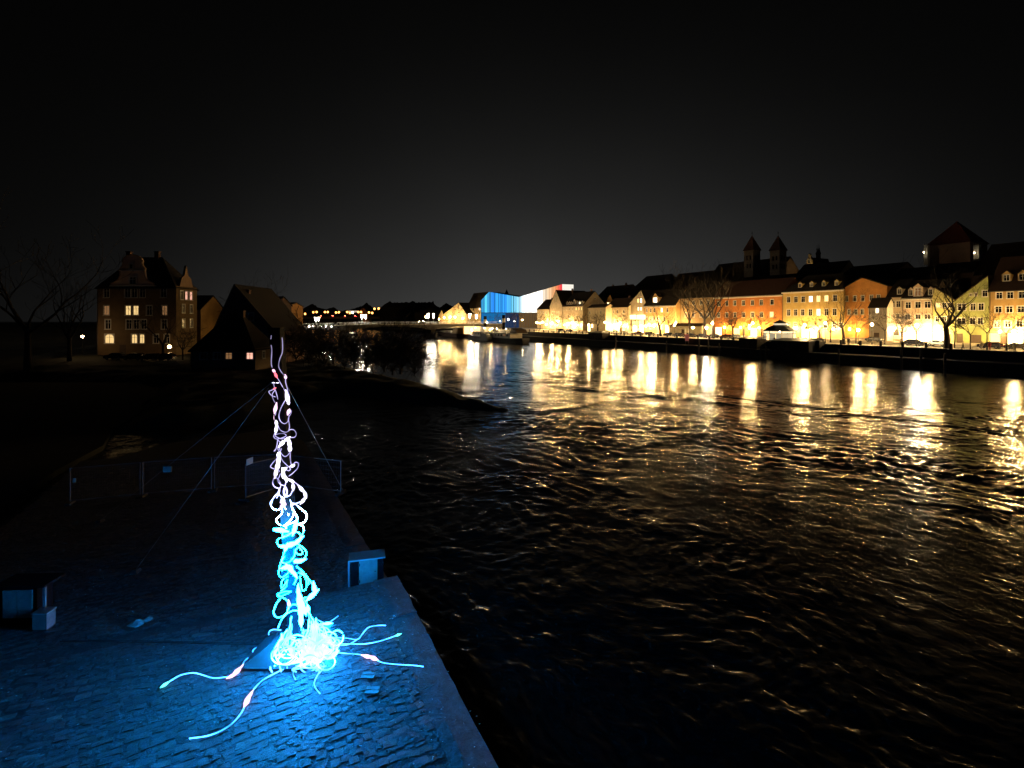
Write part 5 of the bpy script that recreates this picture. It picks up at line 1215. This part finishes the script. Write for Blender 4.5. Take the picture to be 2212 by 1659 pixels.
# colour of the diodes, then how hard they are driven, from the foot to the head of the mast
rc = ramp([(0,(.05,.30,1)),(.05,(.009,.27,1)),(.10,(.0085,.27,1)),(.16,(.001,.25,1)),(.26,(.0004,.28,1)),(.40,(.0008,.36,1)),(.46,(.2,.5,1)),(.52,(.55,.5,1)),(1,(.62,.55,.95))])
rs = ramp([(0,(.006,)*3),(.012,(.01,)*3),(.03,(.055,)*3),(.13,(.08,)*3),(.21,(.75,)*3),(.4,(.85,)*3),(.47,(.007,)*3),(.55,(.0012,)*3),(.8,(.00085,)*3),(.9,(.0006,)*3),(1,(.00035,)*3)])
ml = N_.new('ShaderNodeMath'); ml.operation = 'MULTIPLY'; ml.inputs[1].default_value = 1000; L_.new(rs.outputs[0], ml.inputs[0])
em = N_.new('ShaderNodeEmission'); L_.new(rc.outputs[0], em.inputs[0])
nz = N_.new('ShaderNodeTexNoise'); nz.inputs['Scale'].default_value = 2.6; nz.inputs['Detail'].default_value = 1; L_.new(geo.outputs['Position'], nz.inputs[0])
m2 = N_.new('ShaderNodeMapRange'); m2.inputs[1].default_value = .3; m2.inputs[2].default_value = .7; m2.inputs[3].default_value = .35; m2.inputs[4].default_value = 1.7; L_.new(nz.outputs[0], m2.inputs[0])
m3 = N_.new('ShaderNodeMath'); m3.operation = 'MULTIPLY'; L_.new(ml.outputs[0], m3.inputs[0]); L_.new(m2.outputs[0], m3.inputs[1]); L_.new(m3.outputs[0], em.inputs[1])
oo = N_.new('ShaderNodeOutputMaterial'); L_.new(em.outputs[0], oo.inputs[0])
NODE_P = glowmat('led_node_pink', (1,.62,.9), 1.9); NODE_W = glowmat('led_node_white', (.8,.75,1), 3); NODE_C = glowmat('led_node_cyan', (.006,.29,1), 150); NODE_E = glowmat('led_tip', (.1,.85,.8), 4); NODE_R = glowmat('led_node_red', (1,.15,.2), 2.2)
SD = 14.4
def sculpture():
    base = ground_at(640, 1412, 1.5); fw = Vector((SN, CS, 0)); rt = Vector((CS, -SN, 0))
    root = empty('light_sculpture', base, -YAW, 'tall black mast wound with glowing white and cyan light tubes', 'sculpture')
    inv = root.matrix_basis.inverted() if False else (Matrix.Translation(base) @ Matrix.Rotation(-YAW, 4, 'Z')).inverted()
    D0 = base.x*SN+base.y*CS
    C1 = lambda p: (513+.2116*p[0], 729+.2116*p[1]); C2 = lambda p: (540+.1953*p[0], 1026+.1953*p[1]); C3 = lambda p: (513+.1953*p[0], 1269+.1953*p[1]); C8 = lambda p: (270+.3662*p[0], 1188+.3662*p[1])
    rg = random.Random(12)
    mast_px = lambda py: 597+(py-712)*(640-597)/(1412-712)
    def mast_pt(py): return at(mast_px(py), py, D0)
    # mast and foot
    hw = .145
    a, b = inv @ mast_pt(712), inv @ at(640, 1400, D0)
    ms = MB(); ms.add([(a.x-hw,a.y-hw,a.z),(a.x+hw,a.y-hw,a.z),(a.x+hw,a.y+hw,a.z),(a.x-hw,a.y+hw,a.z),(b.x-hw,b.y-hw,.3),(b.x+hw,b.y-hw,.3),(b.x+hw,b.y+hw,.3),(b.x-hw,b.y+hw,.3)], [(0,1,2,3),(7,6,5,4),(0,4,5,1),(1,5,6,2),(2,6,7,3),(3,7,4,0)])
    ms.build('mast', BLACKSTEEL, root)
    cz = b; top_c = MB().box(a.x-.17, a.x+.17, a.y-.17, a.y+.17, a.z+.002, a.z+.05).build('mast_cap', BLACKSTEEL, root)
    ft = MB().frustum(-.3, .0, .0, .07, .85, .72, .85, .72).frustum(-.3, .0, .071, .42, .82, .69, .3, .3).build('foot', mat('foot_cover', (.05,.052,.055), .6, noise=.2, nscale=3, bump=.2, bscale=8), root)
    for z in (2.2, 4.4, 6.8):
        k = z/a.z; x = b.x+(a.x-b.x)*k; MB().box(x-.19, x+.19, a.y-.19, a.y+.19, z, z+.06).build('collar', BLACKSTEEL, root)
    def tube(pts2, conv, r=.019, off=None, nodes=(), depth=None, seed=0):
        q = random.Random(seed); d0 = q.uniform(-.34, -.2) if depth is None else depth; P = []
        for i, p in enumerate(pts2):
            px, py = conv(p[:2]); w_ = d0+.13*math.sin(i*1.7+seed)
            P.append(inv @ at(px, py, D0+w_))
        S = spline(P, 5)
        o = MB().tube(S, r, 6).build('light_tube', LED, root, True, fix=False)
        for i, p in enumerate(pts2):
            if len(p) > 2: node(o, S[min(i*5, len(S)-1)], S[min(i*5+2, len(S)-1)]-S[max(i*5-2, 0)], p[2], p[3] if len(p) > 3 else 1.0)
        return o
    def node(par, c, d, kind, s=1.0):
        d = d.normalized() if d.length > 1e-6 else Vector((0,0,1)); mtl = {'p': NODE_P, 'w': NODE_W, 'c': NODE_C, 'e': NODE_E, 'r': NODE_R}[kind]
        prof = [(-.16,.012),(-.1,.022),(-.04,.036),(.02,.044),(.07,.036),(.12,.018),(.16,.01)]
        MB().tube([c+d*(u*s) for u, _ in prof], [r_*s for _, r_ in prof], 8).build('light_node', mtl, par, True, fix=False)
    up = [
     [(345,-20),(340,50),(350,130),(345,250),(352,300),(368,332,'p',.9),(390,382,'r',.8),(430,450),(470,520),(492,560),(508,610,'w',1.3),(520,668,'w',.9),(528,600),(505,545),(490,560)],
     [(455,0),(460,60),(458,150),(432,220),(420,290),(440,340),(475,385),(490,402,'p',.85),(492,460),(512,540),(505,610),(470,670),(440,730),(423,800),(440,855),(480,880),(515,855),(525,800),(522,760,'p',1.1),(545,742),(545,775),(520,825),(528,880),(530,920),(515,958),(480,966),(435,942),(408,890)],
     [(362,440),(375,500),(400,580),(412,640),(405,690),(388,722,'p',1.1),(390,770),(385,812,'p',1.0),(396,870,'w',.9),(396,930,'w',1.0),(385,970),(408,1020),(405,1090),(388,1150),(375,1160),(405,1130),(430,1180)],
     [(378,522,'r',.6),(345,540),(320,552),(345,590),(385,606)], [(385,535),(355,580),(365,630),(385,668)],
     [(385,968),(370,1010),(400,1036),(470,1020),(497,1000),(470,980),(415,984),(385,1005),(450,1035),(530,1022),(582,1018),(600,985),(578,945),(540,940),(515,958)],
     [(410,1040),(450,1100),(440,1160),(430,1120),(455,1080,'w',1.2),(495,1045,'w',1.2),(525,1035),(530,1080,'w',1.2),(535,1130,'w',1.2),(530,1180),(490,1215),(455,1195),(430,1150)],
     [(540,1160),(538,1220),(545,1280),(560,1310,'w',1.0),(590,1275),(620,1285),(615,1330),(570,1380),(525,1415)],
     [(420,1190,'w',1.1),(405,1230),(360,1280),(338,1320),(370,1340),(420,1355),(430,1370)], [(430,1180),(420,1250,'w',1.3),(410,1310,'w',1.4),(395,1370,'w',1.2),(390,1420),(415,1440),(440,1390)],
     [(430,1180),(455,1250),(500,1300),(540,1340),(520,1360),(480,1345,'w',1.2),(470,1400,'w',1.3),(495,1440,'w',1.0),(490,1500),(470,1560),(475,1610),(495,1615),(508,1570),(490,1520),(440,1500),(410,1460),(410,1440)],
     [(390,1400),(360,1470),(375,1520),(430,1540),(440,1490),(410,1440)], [(430,1540),(425,1590),(400,1640)],
     [(545,1460,'w',.8),(600,1490),(650,1545,'w',1.0),(690,1600,'w',1.0),(690,1650)], [(552,1470),(568,1520,'w',1.0),(558,1570),(535,1612),(505,1618)]]
    for i, s in enumerate(up): tube(s, C1, .011, seed=i)
    mid = [
     [(330,145),(300,210),(245,275),(225,320),(260,375),(310,385),(350,350,'p',1.0),(355,290),(340,235),(300,212),(255,262),(236,325)], [(395,90),(378,150),(385,212),(408,215),(400,165),(380,120)],
     [(612,220),(590,280,'w',1.0),(540,305),(470,322,'w',.9),(400,322,'p',1.2),(365,290,'w',1.3),(385,245),(430,245),(445,280),(460,320)],
     [(355,370),(350,430),(290,500),(350,560),(440,540),(500,512),(525,480),(485,400),(455,340)], [(505,322),(560,372),(610,412),(628,460),(602,520),(550,540)], [(485,410),(480,450,'r',.5),(440,510),(400,545),(395,570),(405,592)], [(372,340),(410,400),(425,440)],
     [(530,545),(580,560),(595,612),(572,670),(540,722),(520,760)], [(518,500),(505,550,'c',1.4),(492,600,'c',1.3),(470,640),(390,682),(360,672),(372,600)], [(380,625),(345,612,'c',1.4),(300,610,'c',1.0)],
     [(360,682),(480,632),(540,640),(556,682),(530,732,'c',1.2),(460,768,'c',1.6),(375,790,'c',1.1),(312,772),(300,730),(330,700),(372,692)],
     [(520,760),(580,800),(620,850),(610,910),(560,950,'c',1.2),(512,952,'c',1.2),(490,972)], [(545,792),(502,830),(512,862),(560,882),(580,850),(545,800)], [(400,800,'c',1.2),(372,880),(342,970),(320,1060),(322,1110),(362,1130),(420,1085),(450,1042,'c',1.4),(400,1022,'c',1.3),(350,1062)],
     [(382,900),(352,960),(392,975),(440,960),(470,920)], [(500,830),(495,880),(470,940)], [(440,1032,'c',1.4),(490,1090,'c',1.0),(512,1150),(486,1210)],
     [(512,1010),(592,1080),(670,1180),(712,1252,'c',1.3),(690,1330,'c',1.4),(602,1360),(550,1356)], [(540,1080),(602,1120),(630,1200),(612,1270),(580,1276),(562,1200),(552,1120)], [(560,1070),(640,1160),(650,1210)],
     [(430,1100),(402,1180),(352,1250),(346,1200),(372,1150),(420,1122)], [(346,1282),(400,1230),(412,1160)], [(455,1290),(382,1290),(306,1320),(322,1346),(372,1330),(450,1292)], [(306,1320),(402,1382),(430,1420,'p',1.0),(420,1480),(410,1530)],
     [(340,1360),(290,1430),(262,1510),(282,1566),(340,1572),(402,1530),(430,1480),(432,1420)], [(540,1200),(535,1280,'c',1.2),(550,1350,'c',1.5),(570,1420,'c',1.6),(600,1490,'c',1.5),(620,1560)], [(520,1340),(545,1420,'c',1.5),(560,1500,'c',1.6),(565,1600,'c',1.5)], [(590,1370),(640,1450),(655,1520),(690,1600)],
     [(420,1470),(480,1432),(542,1450)], [(410,1532),(470,1502),(545,1502)], [(405,1530),(350,1600),(310,1690)], [(640,1480,'c',1.3),(650,1560),(665,1640)]]
    for i, s in enumerate(mid): tube(s, C2, .0115, seed=50+i)
    # tangle piled over the foot
    for i in range(64):
        az_ = rg.uniform(0, 6.283); R1 = rg.uniform(.35, .95); z0 = rg.uniform(.25, .95); k = rg.uniform(-.7, .7); P = []
        off = Vector((.42 if math.cos(az_) > -.3 else .1, -.1, 0))
        for j in range(9):
            f = j/8; rr = .18+(R1-.18)*f**1.3; zz = max(.05+.04*rg.random(), z0*(1-f)**1.15+.25*math.sin(f*6.28*rg.uniform(.8, 1.6)+i)*(1-f))
            an = az_+k*math.sin(f*5)+.3*math.sin(f*11+i); P.append(Vector((rr*math.cos(an), rr*math.sin(an)*.9, zz))+off)
        o = MB().tube(spline(P, 4), .016, 6).build('light_tube', LED, root, True, fix=False)
        if i % 3 == 0: node(o, P[4], P[5]-P[3], 'c', 1.4)
    for i in range(34):                               # loops thrown up on the right of the heap
        c = Vector((rg.uniform(-.1, 1.15), rg.uniform(-.8, .1), rg.uniform(.15, .5))); r1 = rg.uniform(.15, .3); tl = rg.uniform(0, 3)
        P = [c+Vector((r1*math.cos(a_), .3*r1*math.sin(a_+tl), r1*math.sin(a_))) for a_ in np.linspace(tl, tl+6.0, 10)]
        o = MB().tube(spline(P, 4), .016, 6).build('light_tube', LED, root, True, fix=False)
        if i % 2: node(o, P[4], P[5]-P[3], 'c', 1.3)
    # tendrils lying on the cobbles
    def tendril(pts, conv, r=.0105, lift=.05):
        P = []
        for p in pts:
            px, py = conv(p[:2]); g_ = ground_at(px, py, 1.5+lift); P.append(inv @ g_)
        S = spline(P, 5); o = MB().tube(S, r, 6).build('light_tube', LED, root, True, fix=False)
        for i, p in enumerate(pts):
            if len(p) > 2: node(o, S[i*5 if i*5 < len(S) else -1], S[min(i*5+2, len(S)-1)]-S[max(0, i*5-2)], p[2], p[3])
    for s in [[(1000,550),(1200,560),(1325,575),(1385,510),(1450,442),(1550,421),(1640,420)], [(1000,640),(1200,636),(1270,610),(1330,572)], [(1000,618),(1250,625),(1400,625),(1550,600),(1680,560),(1775,525,'e',.7)],
              [(950,705),(1200,730),(1340,740),(1430,762,'p',1.1),(1500,780,'p',1.2),(1600,830),(1750,850),(1950,862),(2055,875)], [(690,862),(632,910),(616,960),(642,1020)], [(880,860),(904,930),(880,980),(850,1050),(862,1110),(910,1172)], [(860,800),(940,830),(956,880),(905,950)],
              [(870,350),(930,380),(990,400,'c',1.0),(1040,370),(1115,315)], [(430,520),(350,600),(202,670),(170,710),(202,750),(335,756,'c',1.0)], [(440,562),(340,602),(232,660),(226,702),(272,745)], [(420,602),(352,612),(316,680),(332,742)], [(480,472),(392,466),(346,500),(356,560),(350,592)]]:
        tendril(s, C3)
    tendril([(1080,668),(960,695),(880,730),(810,770),(765,815),(742,850,'p',.9),(722,885,'p',1.5),(710,915),(680,970),(630,1025),(560,1070),(480,1098),(380,1112)], C8)
    tendril([(850,620),(800,625),(740,632),(705,655),(690,690,'p',.9),(662,715,'p',1.4),(635,740,'p',1.0),(590,750),(520,755),(450,735),(400,725),(330,738),(280,765),(237,793,'e',.8)], C8)
    # guy wires
    for a_, e in (((590, 824), pav(215, 1128)), ((580, 838), pav(292, 1236)), ((618, 830), pav(741, 1062))):
        p = inv @ at(a_[0], a_[1], D0-.02); q = inv @ e; q.z += .05
        MB().tube([p, q], .006, 5).build('guy_wire', STEEL, root)
        MB().frustum(q.x, q.y, q.z-.05, q.z+.06, .14, .14, .1, .1).build('anchor_block', DARKSTONE, root)
    for dx in (-.05, .09):
        c = inv @ at(594+dx*60, 827, D0-.17); node(root, c, Vector((1,0,0)), 'w', .3)
sculpture()

# ------------------------------------------------------------------ fence panels across the pier
FSTEEL = mat('dull_fence_steel', (.3,.3,.31), .5, metal=.6, noise=.2)
GREYP = mat('dirty_white', (.2,.2,.195), .7, noise=.35, nscale=5, bump=.3, bscale=9)
def fence(a, b, label, h=1.85, sign=None):
    A, B = pav(*a), pav(*b); v = B-A; L = Vector((v.x, v.y)).length; g = empty('fence_panel', A, math.atan2(v.y, v.x), label, 'fence', 'site fence panels across the pier')
    dz = v.z
    f = MB()
    for x in (0.03, L-.03): f.tube([(x,0,dz*x/L+.02),(x,0,dz*x/L+h)], .024, 6)
    f.tube([(0,0,h),(L,0,dz+h)], .021, 6).tube([(0,0,.18),(L,0,dz+.18)], .021, 6).build('frame', FSTEEL, g)
    m = MB()
    for i in range(1, int(L/.11)): x = i*.11; m.tube([(x,0,.18+dz*x/L),(x,0,h+dz*x/L)], .0025, 3, False)
    for z in np.arange(.4, h, .22): m.tube([(0,0,z),(L,0,z+dz)], .0025, 3, False)
    m.build('wire_mesh', FSTEEL, g)
    for x in (.03, L-.03): MB().frustum(x, 0, dz*x/L-.0, dz*x/L+.12, .12, .34, .1, .3).build('foot_block', DARKSTONE, g)
    if sign:
        x, z, w_, h_ = sign; MB().box(L*x-w_/2, L*x+w_/2, -.04, -.012, z, z+h_).build('sign', WHITE, g)
fence((150, 1089), (304, 1074), 'leftmost dark wire fence panel with tiny white tag', sign=(.07, 1.1, .14, .22))
fence((307, 1073), (458, 1061), 'second wire fence panel with white sign in its middle', sign=(.36, 1.25, .42, .3))
fence((462, 1060), (600, 1051), 'third wire fence panel behind the sculpture')
fence((530, 1082), (606, 1058), 'open fence panel swung towards the camera with white sign', sign=(.1, 1.78, .5, .32))
fence((618, 1052), (737, 1068), 'rightmost wire fence panel ending at the pier edge')

# ------------------------------------------------------------------ sheds and litter on the pier
def shelter(px, py, w_, h, label, parts):
    p = pav(px, py); g = empty('wooden_shelter', p, RL*.6, label, 'shelter'); 
    return g
p = pav(803, 1280)
p = Vector((4.42, 19.5, zg(4.42, 19.5)))
g = empty('pier_shelter', p, R(-12), 'small dark shelter with pale front panel at the pier edge', 'shelter')
MB().box(-.56, .58, .02, .5, 0, 1.0).build('back_box', BLACKSTEEL, g); MB().box(-.28, .36, -.03, .018, .1, 1.02).build('front_panel', GREYP, g)
MB().box(-.66, -.6, -.06, .0, 0, 1.04).build('post', STEEL, g); MB().box(-.3, -.24, -.05, -.031, .2, .3).build('hinge', IRON, g); MB().box(-.3, -.24, -.05, -.031, .8, .9).build('hinge', IRON, g); MB().lathe([(.03,0),(.03,.02)], (.28,-.05,.55), 8).build('latch', IRON, g); MB().lathe([(.09,0),(.14,.05),(.1,.16),(.03,.2)], (-.1,-.2,0), 9).build('rubble_stone', CONCRETE, g); MB().lathe([(.08,0),(.13,.05),(.08,.13),(.02,.16)], (.28,-.22,0), 8).build('rubble_stone', CONCRETE, g); MB().box(-.64, .64, -.16, .55, 1.042, 1.09).build('top_board', STEEL, g)
p = pav(55, 1352); g = empty('pier_shelter', p, RL*.9, 'larger dark shelter with two pale panels at far left', 'shelter')
for x in (-.62, -.2): MB().box(x, x+.4, -.03, .02, .25, 1.05).build('front_panel', GREYP, g)
MB().box(-.75, .3, .03, .6, 0, 1.1).build('back_box', BLACKSTEEL, g); MB().box(-.85, .62, -.12, .7, 1.16, 1.22).build('top_board', BLACKSTEEL, g); MB().box(.53, .6, -.06, .0, 0, 1.158).build('post', GREYP, g)
p = pav(95, 1358); g = empty('pale_box', p, RL*.9, 'small pale box standing before the left shelter', 'box')
MB().box(-.2, .2, -.16, .16, .06, .5).build('body', GREYP, g); MB().box(-.22, .22, -.18, .18, .502, .54).build('lid', STEEL, g); MB().box(-.16, .16, -.12, .12, 0, .058).build('feet', IRON, g)
p = pav(294, 1352); g = empty('crumpled_bag', p, .4, 'crumpled white bag lying on the cobbles', 'litter')
rg = random.Random(2); m = MB().lathe([(.02,0),(.15,.02),(.2,.06),(.13,.12),(.03,.15)], n=9); m.v = [(x*1.0*(1+rg.uniform(-.25,.25)), y*(1+rg.uniform(-.3,.3)), z*(1+rg.uniform(-.3,.3))) for x, y, z in m.v]; m.build('bag_body', GREYP, g)
m = MB().lathe([(.02,0),(.08,.02),(.1,.07),(.02,.12)], n=7); m.v = [(x*1.4+.3, y*(1+rg.uniform(-.3,.3)), z) for x, y, z in m.v]; m.build('bag_end', GREYP, g)
for px, py, rz, lab in ((795, 1464, -.5, 'upper of two pale paper sheets on the cobbles'), (804, 1497, -.5, 'lower of two pale paper sheets on the cobbles')):
    p = pav(px, py); g = empty('loose_plate', (p.x, p.y, p.z+.045), rz, lab, 'plate', 'pale loose plates on the cobbles')
    MB().box(-.16, .16, -.12, -.005, 0, .03).build('board', GREYP, g); MB().box(-.16, .16, .005, .12, 0, .034).build('board', GREYP, g)
pts = [pav(x, y) for x, y in ((130, 1389), (230, 1390), (330, 1391), (420, 1393), (500, 1395), (560, 1396))]
for q in pts: q.z += .045
o = put('power_cable', None, None, pts[0]); tag(o, 'thin black power cable running left across the cobbles', 'cable')
MB().tube([q-pts[0] for q in spline(pts, 4)], .012, 5).build('sheath', RUBBER, o)
MB().tube([q-pts[0]+Vector((.03,.05,.0)) for q in spline(pts, 4)], .009, 5).build('second_strand', RUBBER, o)
